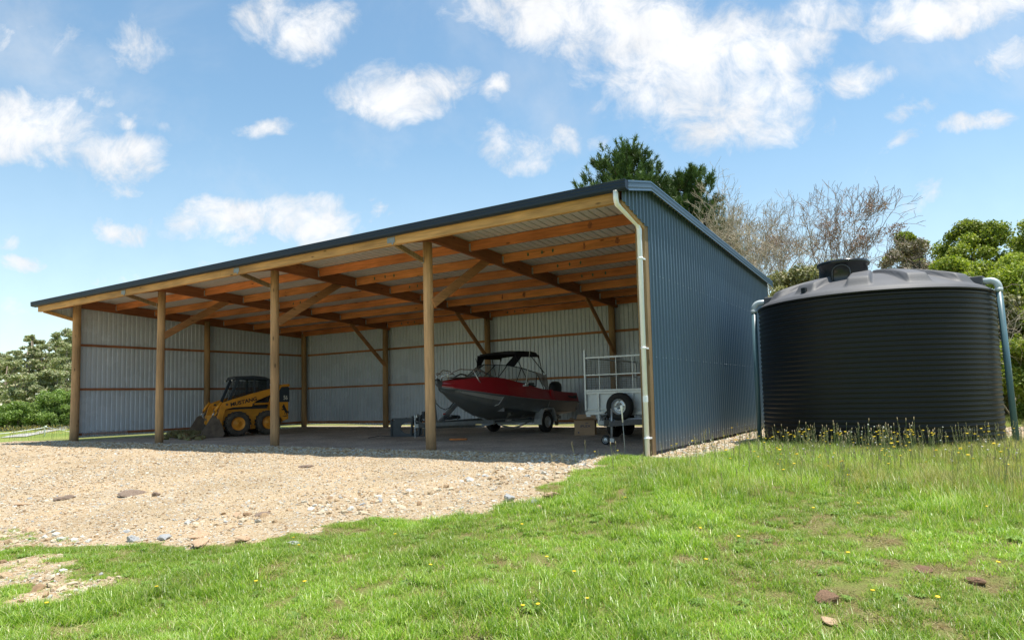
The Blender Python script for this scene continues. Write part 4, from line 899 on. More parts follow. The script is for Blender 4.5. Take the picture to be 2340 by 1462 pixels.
def build_boat_trailer():
    t = thing('boat_trailer', (12.80, 6.40, 0.0), 'galvanised boat trailer carrying the red and silver boat', 'boat trailer', rz=R(-2.9))
    P = lambda s_, l, z: (s_, -l, z); g = MT['galv_dark']; gb = MT['galv']
    for sg in (1, -1):
        mb = MB(); mb.bar(P(sg*0.72, -1.2, 0.40), P(sg*0.70, 2.2, 0.40), 0.05, 0.10); mb.bar(P(sg*0.70, 2.18, 0.40), P(sg*0.07, 3.75, 0.40), 0.05, 0.10); rl = mb.build('side_rail', MT['galv_dark'], t, 0.004)
        if sg > 0:
            md = mat('trailer_decal_dark', (0.02, 0.035, 0.05), rough=0.4)
            mb = MB(); mb.bb(P(0.748, 0.42, 0.372), P(0.75, 2.15, 0.428)); mb.build('decal_stripe', md, rl)
            mb = MB(); mb.bb(P(0.7505, 0.45, 0.377), P(0.7525, 2.1, 0.384)); mb.build('decal_line', mat('decal_pale', (0.5, 0.55, 0.58), rough=0.4), rl)
            Ms = Matrix(((0, 0, 1, 0), (1, 0, 0, 0), (0, 1, 0, 0), (0, 0, 0, 1))); mw_ = mat('lettering_white', (0.6, 0.6, 0.6), rough=0.5)
            text_mesh('lettering', 'DMW', 0.065, 0.001, mw_, rl, Matrix.Translation((0.753, -1.55, 0.402)) @ Ms, 0.002, 1.7)
            text_mesh('lettering', 'TRAILERS', 0.04, 0.001, mat('lettering_grey', (0.25, 0.27, 0.28), rough=0.5), rl, Matrix.Translation((0.753, -1.12, 0.400)) @ Ms, 0.0, 1.6)
        # wheels and guards
        mb = MB(); rim_wheel(mb, 0.165, 0.17, P(sg*0.96, 0, 0.305), sg); wh = mb.build('wheel', gb, t)
        mb = MB(); tread_tyre(mb, 0.305, 0.18, P(sg*0.96, 0, 0.305), 0, 0.165); mb.build('tyre', MT['tyre'], wh)
        mb = MB(); pr_ = [(0.42, 0.24), (0.42, 0.40), (0.30, 0.66), (0.24, 0.70), (-0.24, 0.70), (-0.30, 0.66), (-0.42, 0.42), (-0.42, 0.30)]
        mb.loft([[P(sg*a, l, z) for l, z in pr_] for a in (0.84, 1.09)], smooth=False); mb.loft([[P(sg*1.09, l, z) for l, z in pr_], [P(sg*1.09, l*0.93, z-0.035) for l, z in pr_]], smooth=False)
        mb.build('mudguard', gb, t)
        for l in (0.55, 1.25):
            mb = MB(); mb.bar(P(sg*0.30, l-0.15, 0.36), P(sg*0.62, l+0.05, 0.56), 0.03, 0.05); ra = mb.build('roller_arm', g, t)
            mb = MB(); mb.lathe([(0.02, -0.05), (0.055, -0.045), (0.055, 0.045), (0.02, 0.05)], 18, P(sg*0.62, l+0.05, 0.58), 'X'); mb.build('roller', mat('grey_roller', (0.20, 0.20, 0.19), rough=0.6), ra)
        mb = MB(); pts = [P(sg*0.72, 2.0-0.25*k, 0.33-0.13*math.sin(math.pi*k/6)) for k in range(7)]; mb.tube(pts, 0.022, 8); mb.build('brake_pipe', gb, t)
    mb = MB(); mb.bar(P(-0.96, 0, 0.305), P(0.96, 0, 0.305), 0.05, 0.05); mb.build('axle', g, t)
    for l in (-1.1, 0.6, 2.1):
        mb = MB(); mb.bar(P(-0.72, l, 0.37), P(-0.25, l, 0.28), 0.05, 0.06); mb.bar(P(-0.25, l, 0.28), P(0.25, l, 0.28), 0.05, 0.06); mb.bar(P(0.25, l, 0.28), P(0.72, l, 0.37), 0.05, 0.06); mb.build('cross_member', g, t)
    mb = MB(); mb.bar(P(0, 2.1, 0.30), P(0, 4.12, 0.36), 0.07, 0.10); db = mb.build('drawbar', g, t, 0.004)
    mb = MB(); mb.bb(P(-0.06, 4.12, 0.34), P(0.06, 4.36, 0.44)); mb.bar(P(0, 4.14, 0.44), P(0, 4.36, 0.50), 0.03, 0.03); mb.build('coupling', MT['galv_dark'], t, 0.01)
    mb = MB(); mb.bar(P(0, 3.66, 0.36), P(0, 3.76, 0.98), 0.07, 0.10); mb.bar(P(0, 3.59, 0.38), P(0, 2.86, 0.90), 0.07, 0.12); mb.bar(P(0, 3.41, 0.38), P(0, 3.36, 0.62), 0.05, 0.10); wp = mb.build('winch_post', g, t, 0.004)
    mb = MB(); mb.lathe([(0.02, -0.09), (0.07, -0.085), (0.07, -0.075), (0.035, -0.07), (0.035, 0.07), (0.07, 0.075), (0.07, 0.085), (0.02, 0.09)], 18, P(0, 3.79, 0.98), 'X'); mb.bar(P(0.12, 3.79, 0.98), P(0.13, 4.05, 1.0), 0.02, 0.03); mb.build('winch', gb, wp)
    mb = MB(); mb.tube([P(0.0, 3.73, 1.0), P(0.02, 3.51, 0.82), P(0.02, 3.31, 0.76), P(0.0, 3.11, 0.82), P(0, 2.87, 1.02)], 0.010, 8); mb.build('winch_strap', MT['black'], wp)
    mb = MB(); mb.bar(P(-0.07, 2.87, 0.93), P(0.07, 2.87, 0.93), 0.09, 0.09); mb.build('bow_stop', MT['black'], wp, 0.02)
    mb = MB(); mb.bb(P(0.036, 3.43, 0.64), P(0.040, 3.33, 0.67)); mb.build('red_sticker', mat('sticker_red', (0.5, 0.05, 0.05), rough=0.5), wp)
    mb = MB(); mb.tube([P(0.10, 4.05, 0.42), P(0.10, 4.05, 0.12)], 0.022, 10); mb.tube([P(0.10, 4.05, 0.42), P(0.10, 4.05, 0.72)], 0.018, 10); jw = mb.build('jockey_stand', gb, t)
    mb = MB(); mb.lathe([(0.03, -0.025), (0.09, -0.02), (0.09, 0.02), (0.03, 0.025)], 18, P(0.10, 4.05, 0.09), 'X'); mb.build('jockey_wheel', MT['tyre'], jw)
    # coil of black rope on the frame
    mb = MB(); r_ = random.Random(8)
    for k in range(5): mb.tube([P(0.10+0.17*math.cos(q)+r_.uniform(-.02, .02), 3.15+0.25*math.sin(q), 0.50+0.02*k+r_.uniform(0, .03)) for q in np.linspace(0, 6.1, 14)], 0.012, 6)
    rp = mb.build('rope_coil', MT['black'], None); rp.location = t.location; rp.rotation_euler = t.rotation_euler; tag(rp, 'coil of black rope lying on the front of the boat trailer', 'rope')
build_boat_trailer()

def build_cage_trailer():
    X0, X1, Y0, Y1 = 16.66, 18.95, 3.30, 6.3
    t = thing('cage_trailer', (X0, Y0, 0), 'galvanised tandem trailer with a wire mesh cage and a spare wheel on its front', 'trailer')
    g = MT['galv']; mp = mat('zinc_sheet', (0.52, 0.55, 0.57), rough=0.45, metal=0.35, var=0.12, scale=5)
    W = X1-X0; Dp = Y1-Y0
    def pr_(name, a, b_, m_=g, bev=0.003, par=t):
        mb = MB(); mb.bb(a, b_); return mb.build(name, m_, par, bev)
    pr_('front_panel', (0.03, 0.0, 0.66), (W-0.03, 0.02, 1.06), mp); pr_('rear_panel', (0.03, Dp-0.02, 0.66), (W-0.03, Dp, 1.06), mp)
    pr_('side_panel', (0.0, 0.03, 0.66), (0.02, Dp-0.03, 1.06), mp); pr_('side_panel', (W-0.02, 0.03, 0.66), (W, Dp-0.03, 1.06), mp)
    pr_('floor', (0.02, 0.02, 0.64), (W-0.02, Dp-0.02, 0.66), mp)
    for x in (0.30, 1.15, W-0.45): pr_('stiffener', (x, -0.045, 0.60 if x > .4 else 0.36), (x+0.05, -0.001, 1.06))
    pr_('lower_rail', (0.0, -0.03, 0.70), (W, -0.002, 0.735)); pr_('sill', (0.0, -0.05, 0.585), (W, 0.0, 0.66)); pr_('top_rail', (0.0, -0.04, 1.06), (W, 0.03, 1.115)); pr_('top_rail', (0.0, -0.045, 1.12), (W, 0.02, 1.165))
    # cage: posts, rails and mesh on all four sides
    for x in (-0.02, W-0.03):
        for y in (-0.05, Dp-0.04): pr_('cage_post', (x, y, 0.68), (x+0.045, y+0.045, 2.09 if y < 1 else 1.92))
    for y in (-0.045, Dp-0.03):
        pr_('cage_rail', (0.03, y, 1.88), (W-0.03, y+0.035, 1.92)); pr_('cage_rail', (0.03, y, 1.485), (W-0.03, y+0.03, 1.515))
    for x in (0.0, W-0.035):
        pr_('cage_rail', (x, 0.03, 1.88), (x+0.035, Dp-0.03, 1.92)); pr_('cage_rail', (x, 0.03, 1.485), (x+0.03, Dp-0.03, 1.515))
    mmesh = mat('mesh_wire', (0.20, 0.21, 0.22), rough=0.4, metal=0.5)
    def meshp(name, axis_, pos, a, b_):
        mb = MB(); n = int((b_-a)/0.055)
        for k in range(n+1):
            u = a+(b_-a)*k/n; p = (u, pos, 1.16) if axis_ == 'x' else (pos, u, 1.16); q = (u, pos, 1.89) if axis_ == 'x' else (pos, u, 1.89); mb.tube([p, q], 0.0022, 4, cap=False)
        for k in range(14):
            z = 1.165+0.055*k; p = (a, pos, z) if axis_ == 'x' else (pos, a, z); q = (b_, pos, z) if axis_ == 'x' else (pos, b_, z); mb.tube([p, q], 0.0022, 4, cap=False)
        mb.build(name, mmesh, t)
    meshp('mesh_panel', 'x', -0.02, 0.04, W-0.04); meshp('mesh_panel', 'x', Dp-0.02, 0.04, W-0.04); meshp('mesh_panel', 'y', 0.01, 0.03, Dp-0.03); meshp('mesh_panel', 'y', W-0.01, 0.03, Dp-0.03)
    for x in (0.36, 0.78, 1.18): pr_('mesh_bar', (x, -0.03, 1.165), (x+0.018, -0.012, 1.88))
    # chassis, drawbar, axles and wheels
    for x in (0.25, W-0.33): pr_('chassis_rail', (x, -0.02, 0.50), (x+0.06, Dp, 0.585), MT['galv_dark'])
    for x0, x1 in ((0.30, W/2-0.04), (W-0.30, W/2+0.04)):
        mb = MB(); mb.bar((x0, 0.1, 0.47), (x1, -1.35, 0.44), 0.05, 0.11); mb.build('drawbar', MT['galv_dark'], t, 0.004)
    pr_('drawbar_beam', (0.62, -0.12, 0.38), (1.75, -0.07, 0.52), MT['galv_dark'])
    lb = pr_('label_plate', (1.02, -0.1245, 0.455), (1.42, -0.1205, 0.505), mat('label_white', (0.62, 0.64, 0.68), rough=0.5), 0)
    text_mesh('lettering', 'TRAILERS', 0.045, 0.0006, mat('label_blue', (0.03, 0.06, 0.25), rough=0.5), lb, Matrix(((1, 0, 0, 1.22), (0, 0, -1, -0.1255), (0, 1, 0, 0.478), (0, 0, 0, 1))), 0.0, 1.3)
    mb = MB(); mb.bb((W/2-0.06, -1.62, 0.42), (W/2+0.06, -1.34, 0.52)); mb.bar((W/2, -1.6, 0.52), (W/2, -1.40, 0.60), 0.03, 0.03); mb.build('coupling', MT['galv_dark'], t, 0.01)
    mb = MB(); mb.tube([(1.18, -1.22, 0.10), (1.20, -1.22, 0.75)], 0.022, 12); mb.bb((1.10, -1.245, 0.06), (1.24, -1.195, 0.14)); jk = mb.build('jockey_stand', g, t)
    mb = MB(); mb.lathe([(0.03, -0.03), (0.06, -0.032), (0.098, -0.028), (0.105, 0.0), (0.098, 0.028), (0.06, 0.032), (0.03, 0.03)], 24, (1.05, -1.22, 0.105), 'Y'); jw = mb.build('jockey_wheel', MT['tyre'], jk)
    mb = MB(); mb.lathe([(0.065, -0.034), (0.05, -0.028), (0.02, -0.04), (0.001, -0.045)], 20, (1.05, -1.22, 0.105), 'Y'); mb.build('hub', g, jw)
    for y in (1.25, 2.0):
        for x, sg in ((-0.05, -1), (W+0.05, 1)):
            mb = MB(); rim_wheel(mb, 0.175, 0.18, (x*1.0-sg*0.18, y, 0.32), sg); wh = mb.build('wheel', g, t)
            mb = MB(); tread_tyre(mb, 0.32, 0.19, (x*1.0-sg*0.18, y, 0.32), 0, 0.175); mb.build('tyre', MT['tyre'], wh)
        pr_('axle', (0.1, y-0.025, 0.295), (W-0.1, y+0.025, 0.345), MT['galv_dark'])
    # spare wheel
    sx, sy, sz = 0.93, -0.20, 0.77
    mb = MB(); n = 48; Rw, rm, w = 0.31, 0.175, 0.10
    mb.lathe([(rm, -w*.8), (rm+0.02, -w*0.95), (Rw*0.80, -w), (Rw*0.94, -w*0.9), (Rw, -w*0.5), (Rw, w*0.5), (Rw*0.94, w*0.9), (Rw*0.8, w), (rm, w*0.8)], n, (sx, sy, sz), 'Y'); sp = mb.build('spare_wheel', MT['tyre'], t)
    mb = MB(); mb.lathe([(rm+0.014, -w*0.84), (rm+0.012, -w*0.7), (rm-0.02, -w*0.55), (rm-0.035, -w*0.1), (rm*0.78, w*0.0), (rm*0.66, -w*0.28), (rm*0.42, -w*0.30), (rm*0.38, -w*0.1), (0.055, -w*0.08)], 40, (sx, sy, sz), 'Y'); mb.build('rim', mat('bright_rim', (0.60, 0.62, 0.64), rough=0.3, metal=0.7, var=0.08), sp)
    mb = MB(); mb.bb((sx-0.12, sy-0.035, sz-0.02), (sx+0.12, sy-0.02, sz+0.02)); mb.bb((sx-0.015, sy-0.03, sz+0.0), (sx+0.015, -0.05, sz+0.2)); mb.build('wheel_clamp', MT['galv_dark'], sp)
    mb = MB(); mb.tube([(0.50, -0.10, 0.60), (0.58, -0.16, 0.66), (0.70, -0.22, 0.56), (0.85, -0.35, 0.42), (1.0, -0.8, 0.36), (1.12, -1.15, 0.40)], 0.02, 8); mb.build('brake_cable', MT['black'], t)
    mb = MB(); mb.bb((0.42, -0.14, 0.42), (0.52, -0.04, 0.62)); mb.bb((0.50, -0.12, 0.36), (0.68, -0.05, 0.46)); mb.build('plug_box', MT['black'], t, 0.01)
    mb = MB(); mb.tube([(0.60, -0.14, 0.60), (0.40, -0.15, 0.60)], 0.014, 8); mb.tube([(0.66, -0.15, 0.34), (0.42, -0.15, 0.34), (0.42, -0.15, 0.58)], 0.008, 6); mb.build('tie_rod', g, t)
    pr_('marker_lamp', (0.02, -0.055, 0.545), (0.12, -0.005, 0.583), mat('lamp_white', (0.7, 0.72, 0.74), rough=0.3))
build_cage_trailer()

# open cardboard box
def build_box():
    t = thing('cardboard_box', (15.62, 5.25, 0.0), 'open brown cardboard box on the gravel floor between the boat and the cage trailer', 'box', rz=R(20))
    mc = mat('cardboard', (0.40, 0.265, 0.165), rough=0.85, var=0.12, scale=5, bump=0.1)
    mb = MB(); w, d, h = 0.27, 0.20, 0.40
    for a, b_ in (((-w, -d, 0), (w, -d+0.005, h)), ((-w, d-0.005, 0), (w, d, h)), ((-w, -d, 0), (-w+0.005, d, h)), ((w-0.005, -d, 0), (w, d, h)), ((-w, -d, 0), (w, d, 0.006))): mb.bb(a, b_)
    mb.build('carton', mc, t)
    for q in (((-w, -d, h), (w, -d, h), (w-0.02, -d-0.10, h+0.05), (-w+0.03, -d-0.12, h+0.02)), ((-w, d, h), (w, d, h), (w-0.03, d+0.05, h+0.14), (-w+0.03, d+0.08, h+0.13)), ((-w, -d, h), (-w, d, h), (-w-0.14, d-0.02, h+0.06), (-w-0.15, -d+0.03, h+0.02)), ((w, -d, h), (w, d, h), (w+0.13, d-0.03, h-0.06), (w+0.13, -d+0.02, h-0.07))):
        mb = MB(); q2 = [(x, y, z-0.005) for x, y, z in q]; mb.add(list(q)+q2, [(0, 1, 2, 3), (7, 6, 5, 4), (0, 4, 5, 1), (1, 5, 6, 2), (2, 6, 7, 3), (3, 7, 4, 0)]); mb.build('flap', mc, t)
    mi = mat('box_print', (0.05, 0.06, 0.11), rough=0.7)
    Mf = Matrix(((1, 0, 0, 0), (0, 0, -1, -d-0.002), (0, 1, 0, 0), (0, 0, 0, 1)))
    text_mesh('print', 'iPLEX', 0.085, 0.0006, mi, t, Matrix.Translation((0.02, 0, 0.235)) @ Mf, 0.002, 1.35)
    text_mesh('print', '1C', 0.03, 0.0006, mi, t, Matrix.Translation((0.06, 0, 0.315)) @ Mf, 0.001, 1.3) if False else None
    mb = MB(); mb.tube([(-0.16, -d-0.003, 0.075), (-0.16, -d-0.001, 0.075)], 0.022, 14); mb.bb((0.02, -d-0.003, 0.305), (0.10, -d-0.001, 0.32)); mb.build('print_mark', mi, t)
build_box()

# black loader attachment frame lying by the second pole from the right
def build_frame():
    t = thing('attachment_frame', (10.25, 3.65, 0.0), 'black steel loader attachment frame with an oval hole standing on the shed floor', 'loader attachment', rz=R(18))
    m_ = mat('frame_black_steel', (0.035, 0.045, 0.055), rough=0.45, var=0.3, scale=6)
    mb = MB(); W, H = 1.12, 0.50
    n = 28; outer = []; inner = []
    for k in range(n):
        a = 2*math.pi*k/n; ca, sa = math.cos(a), math.sin(a); q = 1/max(abs(ca), abs(sa))
        outer.append((0.46+0.46*ca*q*1.0, 0.25+0.24*sa*q)); inner.append((0.53+0.27*ca, 0.25+0.165*sa))
    for y in (0.0, 0.02):
        vs = [(x, y, z) for x, z in outer]+[(x, y, z) for x, z in inner]; mb.add(vs, [(i, (i+1) % n, n+(i+1) % n, n+i) for i in range(n)])
    mb.add([(x, 0.0, z) for x, z in outer]+[(x, 0.02, z) for x, z in outer], [(i, (i+1) % n, n+(i+1) % n, n+i) for i in range(n)])
    mb.build('plate', m_, t, fix=True)
    mb = MB(); mb.bb((-0.04, -0.03, 0.0), (0.0, 0.10, 0.50)); mb.build('side_edge', m_, t, 0.004)
    mb = MB(); mb.bb((-0.04, -0.05, -0.0), (W+0.05, 0.12, 0.025)); mb.build('foot', m_, t, 0.004)
    mb = MB(); mb.bb((0.0, -0.02, 0.49), (W, 0.06, 0.53)); mb.build('top_bar', m_, t, 0.004)
    for x in (0.60, 0.83, 1.02):
        mb = MB(); mb.bar((x, -0.03, 0.03), (x+0.05, -0.03, 0.58), 0.05, 0.07); mb.build('upright', m_, t, 0.006)
    mb = MB(); r_ = random.Random(3)
    for k in range(7):
        x = r_.uniform(0.55, 1.1); mb.tube([(x, 0.0, r_.uniform(.1, .5)), (x+r_.uniform(-.1, .1), -0.06, r_.uniform(.3, .62)), (x+r_.uniform(-.2, .2), -0.02, r_.uniform(.4, .66)), (x+r_.uniform(-.3, .3), 0.08, r_.uniform(.2, .6))], 0.013, 7)
    mb.build('hydraulic_hose', MT['black'], t)
    mb = MB(); mb.lathe([(0.001, 0), (0.07, 0), (0.075, 0.05), (0.05, 0.12), (0.05, 0.18), (0.001, 0.18)], 16, (0.92, 0.10, 0.52)); mb.bb((0.78, 0.04, 0.5), (1.08, 0.2, 0.58)); mo = mb.build('hydraulic_motor', m_, t, 0.008)
    mb = MB(); mb.lathe([(0.001, -0.02), (0.03, -0.015), (0.035, 0.0), (0.03, 0.015), (0.001, 0.02)], 14, (0.74, -0.075, 0.50), 'Y'); mb.bb((0.76, -0.07, 0.53), (0.80, -0.06, 0.60)); mb.build('fitting', MT['galv'], mo)
build_frame()

# small things on the shed floor and at the shed's edge
mb = MB(); mb.bar((0, 0, 0), (0.42, 0.14, 0), 0.09, 0.045); w_ = mb.build('timber_offcut', MT['purlin'], None, 0.004); w_.location = (13.22, 2.55, 0.035); tag(w_, 'short orange timber offcut lying on the floor behind the rightmost round pole', 'timber')
mb = MB(); mb.tube([(0, 0, 0.0), (0.30, 0.18, 0.05), (0.55, 0.30, 0.03)], 0.010, 7); w_ = mb.build('steel_bar', MT['black'], None); w_.location = (9.95, 3.0, 0.01); tag(w_, 'thin black steel bar lying in front of the black attachment frame', 'steel bar')
def rod(loc, lean, label, grp=None, H=0.86):
    t = thing('fence_standard', loc, label, 'fence standard', group=grp)
    mwr = mat('fence_rod_grey', (0.36, 0.36, 0.32), rough=0.5, var=0.1); mww = mat('fence_cap_white', (0.80, 0.79, 0.72), rough=0.4)
    a = Vector(lean)
    mb = MB(); mb.tube([(0, 0, -0.1), a*(H-0.28)+Vector((0, 0, H-0.28))], 0.006, 8); mb.build('rod', mwr, t)
    mb = MB(); p = a*(H-0.30)+Vector((0, 0, H-0.30)); q = a*H+Vector((0, 0, H)); mb.tube([p, p.lerp(q, .6), p.lerp(q, .72), p.lerp(q, .9), q], [0.010, 0.014, 0.022, 0.026, 0.012], 12); mb.tube([p.lerp(q, .72), p.lerp(q, .72)+Vector((-0.055, 0, 0.0))], 0.010, 8); mb.build('insulator', mww, t)
    return t
rod((19.10, -0.10, 0.0), (-0.055, 0.0, 0), 'white topped electric fence standard stuck in the grass beside the downpipe')
t = thing('pipe_stake', (11.28, 3.35, 0), 'slim white stake standing just left of the rightmost round pole', 'stake')
mb = MB(); mb.tube([(0, 0, -0.05), (0.0, 0, 0.62)], 0.016, 10); mb.build('shaft', mat('stake_white', (0.55, 0.58, 0.60), rough=0.5), t)
t.location = (11.42, 3.30, 0)

# ------------------------------------------------------------------ plants and stones
def leaf_mat(name, c1, c2, c3=None, trans=0.35, rough=0.55, nscale=0.6, spec=0.3, objrand=False):
    """foliage with per-leaf and per-area variation and some light passing through"""
    m_ = bpy.data.materials.new(name); m_.use_nodes = True; nt = m_.node_tree; N = nt.nodes; L = nt.links; b = N['Principled BSDF']; out = N['Material Output']
    at = N.new('ShaderNodeAttribute'); at.attribute_name = 'rnd'
    src = at.outputs['Fac']
    if objrand:
        oi = N.new('ShaderNodeObjectInfo'); md = N.new('ShaderNodeMath'); md.operation = 'MULTIPLY_ADD'; L.new(oi.outputs['Random'], md.inputs[0]); md.inputs[1].default_value = 0.5
        hf = N.new('ShaderNodeMath'); hf.operation = 'MULTIPLY'; hf.inputs[1].default_value = 0.5; L.new(at.outputs['Fac'], hf.inputs[0]); L.new(hf.outputs[0], md.inputs[2]); src = md.outputs[0]
    rp = N.new('ShaderNodeValToRGB'); L.new(src, rp.inputs[0]); e = rp.color_ramp.elements
    e[0].color = (*c1, 1); e[1].color = (*c2, 1); e[0].position = 0.05; e[1].position = 0.8
    if c3: k = e.new(0.95); k.color = (*c3, 1)
    ge = N.new('ShaderNodeNewGeometry'); nz = N.new('ShaderNodeTexNoise'); nz.inputs['Scale'].default_value = nscale; nz.inputs['Detail'].default_value = 3; L.new(ge.outputs['Position'], nz.inputs['Vector'])
    mr = N.new('ShaderNodeMapRange'); L.new(nz.outputs['Fac'], mr.inputs[0]); mr.inputs[1].default_value = 0.3; mr.inputs[2].default_value = 0.7; mr.inputs[3].default_value = 0.72; mr.inputs[4].default_value = 1.22
    sc_ = N.new('ShaderNodeVectorMath'); sc_.operation = 'SCALE'; L.new(rp.outputs[0], sc_.inputs[0]); L.new(mr.outputs[0], sc_.inputs['Scale'])
    L.new(sc_.outputs[0], b.inputs['Base Color']); b.inputs['Roughness'].default_value = rough; b.inputs['Specular IOR Level'].default_value = spec
    if trans:
        tr = N.new('ShaderNodeBsdfTranslucent'); hs = N.new('ShaderNodeVectorMath'); hs.operation = 'MULTIPLY'; hs.inputs[1].default_value = (1.25, 1.35, 0.6); L.new(sc_.outputs[0], hs.inputs[0]); L.new(hs.outputs[0], tr.inputs[0])
        mx = N.new('ShaderNodeMixShader'); mx.inputs[0].default_value = trans; L.new(b.outputs[0], mx.inputs[1]); L.new(tr.outputs[0], mx.inputs[2]); L.new(mx.outputs[0], out.inputs[0])
    return m_

def poly_mesh(name, V, k, mat_, rnd=None, extra=None):
    """V: (n*k, 3) vertices making n faces of k corners"""
    n = len(V)//k; me = bpy.data.meshes.new(name); me.vertices.add(len(V)); me.vertices.foreach_set('co', V.astype(np.float32).ravel())
    me.loops.add(n*k); me.loops.foreach_set('vertex_index', np.arange(n*k, dtype=np.int32)); me.polygons.add(n); me.polygons.foreach_set('loop_start', (np.arange(n)*k).astype(np.int32))
    me.update(calc_edges=True); me.materials.append(mat_)
    if rnd is not None:
        at = me.attributes.new('rnd', 'FLOAT', 'FACE'); at.data.foreach_set('value', rnd.astype(np.float32))
    return me
def link(name, me, parent=None):
    o = bpy.data.objects.new(name, me); root_col.objects.link(o); o.parent = parent; return o

def leaf_cloud(centres, radii, n, size, g, flat=1.0, shell=0.55, aspect=1.6, droop=0.0):
    """n leaf quads spread through clumps; most sit near a clump's surface"""
    w = np.array(radii)**2; ci = g.choice(len(centres), n, p=w/w.sum()); C = np.array(centres)[ci]; Rr = np.array(radii)[ci]
    d = g.normal(size=(n, 3)); d /= np.linalg.norm(d, axis=1)[:, None]; r = Rr*(shell+(1-shell)*g.random(n)**0.7)*(0.85+0.3*g.random(n))
    P = C+d*r[:, None]*np.array([1, 1, flat])
    t = g.normal(size=(n, 3)); t[:, 2] -= droop; t /= np.linalg.norm(t, axis=1)[:, None]
    nn = d*0.8+g.normal(size=(n, 3))*0.7+np.array([0, 0, 0.5]); b = np.cross(nn, t); b /= np.linalg.norm(b, axis=1)[:, None]+1e-9
    s_ = size*(0.6+0.8*g.random(n)); a = t*s_[:, None]*aspect*0.5; c = b*s_[:, None]*0.5
    V = np.stack([P-a, P-a*0.1+c, P+a, P-a*0.1-c], 1).reshape(-1, 3)
    return V
def limbs(mb, p, d, L_, r, depth, g, out=None, spread=0.55, up=0.25, kids=(2, 4), shrink=0.68, wob=0.12, nseg=4, minr=0.006, sides=6):
    pts = [Vector(p)]; rr = [r]; d = Vector(d).normalized(); nodes = []
    for i in range(nseg):
        d = (d+Vector(g.normal(size=3)*wob)+Vector((0, 0, up*0.12))).normalized(); pts.append(pts[-1]+d*(L_/nseg)); rr.append(max(minr, r*(1-0.45*(i+1)/nseg))); nodes.append((pts[-1].copy(), d.copy(), rr[-1]))
    mb.tube(pts, rr, sides if r > 0.03 else (4 if r > 0.012 else 3), cap=False)
    if out is not None and depth <= 1: out.append(tuple(pts[-1]))
    if depth <= 0: return
    for k in range(g.integers(kids[0], kids[1]+1)):
        q, dd, r2 = nodes[g.integers(max(0, nseg//2-1), nseg)] if k else nodes[-1]
        a = Vector(g.normal(size=3)); a = (a-dd*a.dot(dd)).normalized(); nd = (dd+a*spread*g.uniform(0.6, 1.5)+Vector((0, 0, up))).normalized()
        limbs(mb, q, nd, L_*shrink*g.uniform(0.75, 1.2), r2*0.72, depth-1, g, out, spread, up, kids, shrink, wob*1.1, nseg, minr, sides)

mbark = mat('tree_bark', (0.13, 0.10, 0.075), rough=0.9, var=0.3, scale=5, bump=0.4)
mbark_pale = mat('pale_lichen_bark', (0.52, 0.46, 0.34), col2=(0.26, 0.20, 0.14), rough=0.9, var=0.2, scale=2.5)
mbark_grey = mat('grey_bark', (0.36, 0.29, 0.23), col2=(0.20, 0.15, 0.12), rough=0.9, var=0.2, scale=2.5)
LM = {
 'dense': leaf_mat('glossy_green_leaves', (0.120, 0.180, 0.022), (0.320, 0.370, 0.055), (0.44, 0.45, 0.12), nscale=0.5),
 'lime': leaf_mat('lime_green_leaves', (0.16, 0.23, 0.022), (0.38, 0.43, 0.06), (0.46, 0.48, 0.12), nscale=0.7),
 'olive': leaf_mat('olive_leaves', (0.16, 0.17, 0.06), (0.36, 0.34, 0.16), (0.44, 0.38, 0.24), nscale=0.9, trans=0.2),
 'mauve': leaf_mat('dry_mauve_leaves', (0.20, 0.18, 0.12), (0.36, 0.32, 0.22), (0.38, 0.28, 0.25), nscale=0.6, trans=0.15),
 'russet': leaf_mat('dead_russet_leaves', (0.24, 0.14, 0.12), (0.36, 0.24, 0.20), None, trans=0.15),
 'gum': leaf_mat('gum_tree_leaves', (0.22, 0.25, 0.12), (0.42, 0.44, 0.23), (0.48, 0.41, 0.28), nscale=0.12, trans=0.2),
 'shrub': leaf_mat('young_shrub_leaves', (0.15, 0.23, 0.05), (0.28, 0.38, 0.11), (0.36, 0.44, 0.18), nscale=0.25),
 'pine': leaf_mat('pine_needles', (0.035, 0.080, 0.018), (0.110, 0.175, 0.045), (0.19, 0.21, 0.08), nscale=0.5, trans=0.12),
}
TREES = 'trees and shrubs beyond the shed and tank'
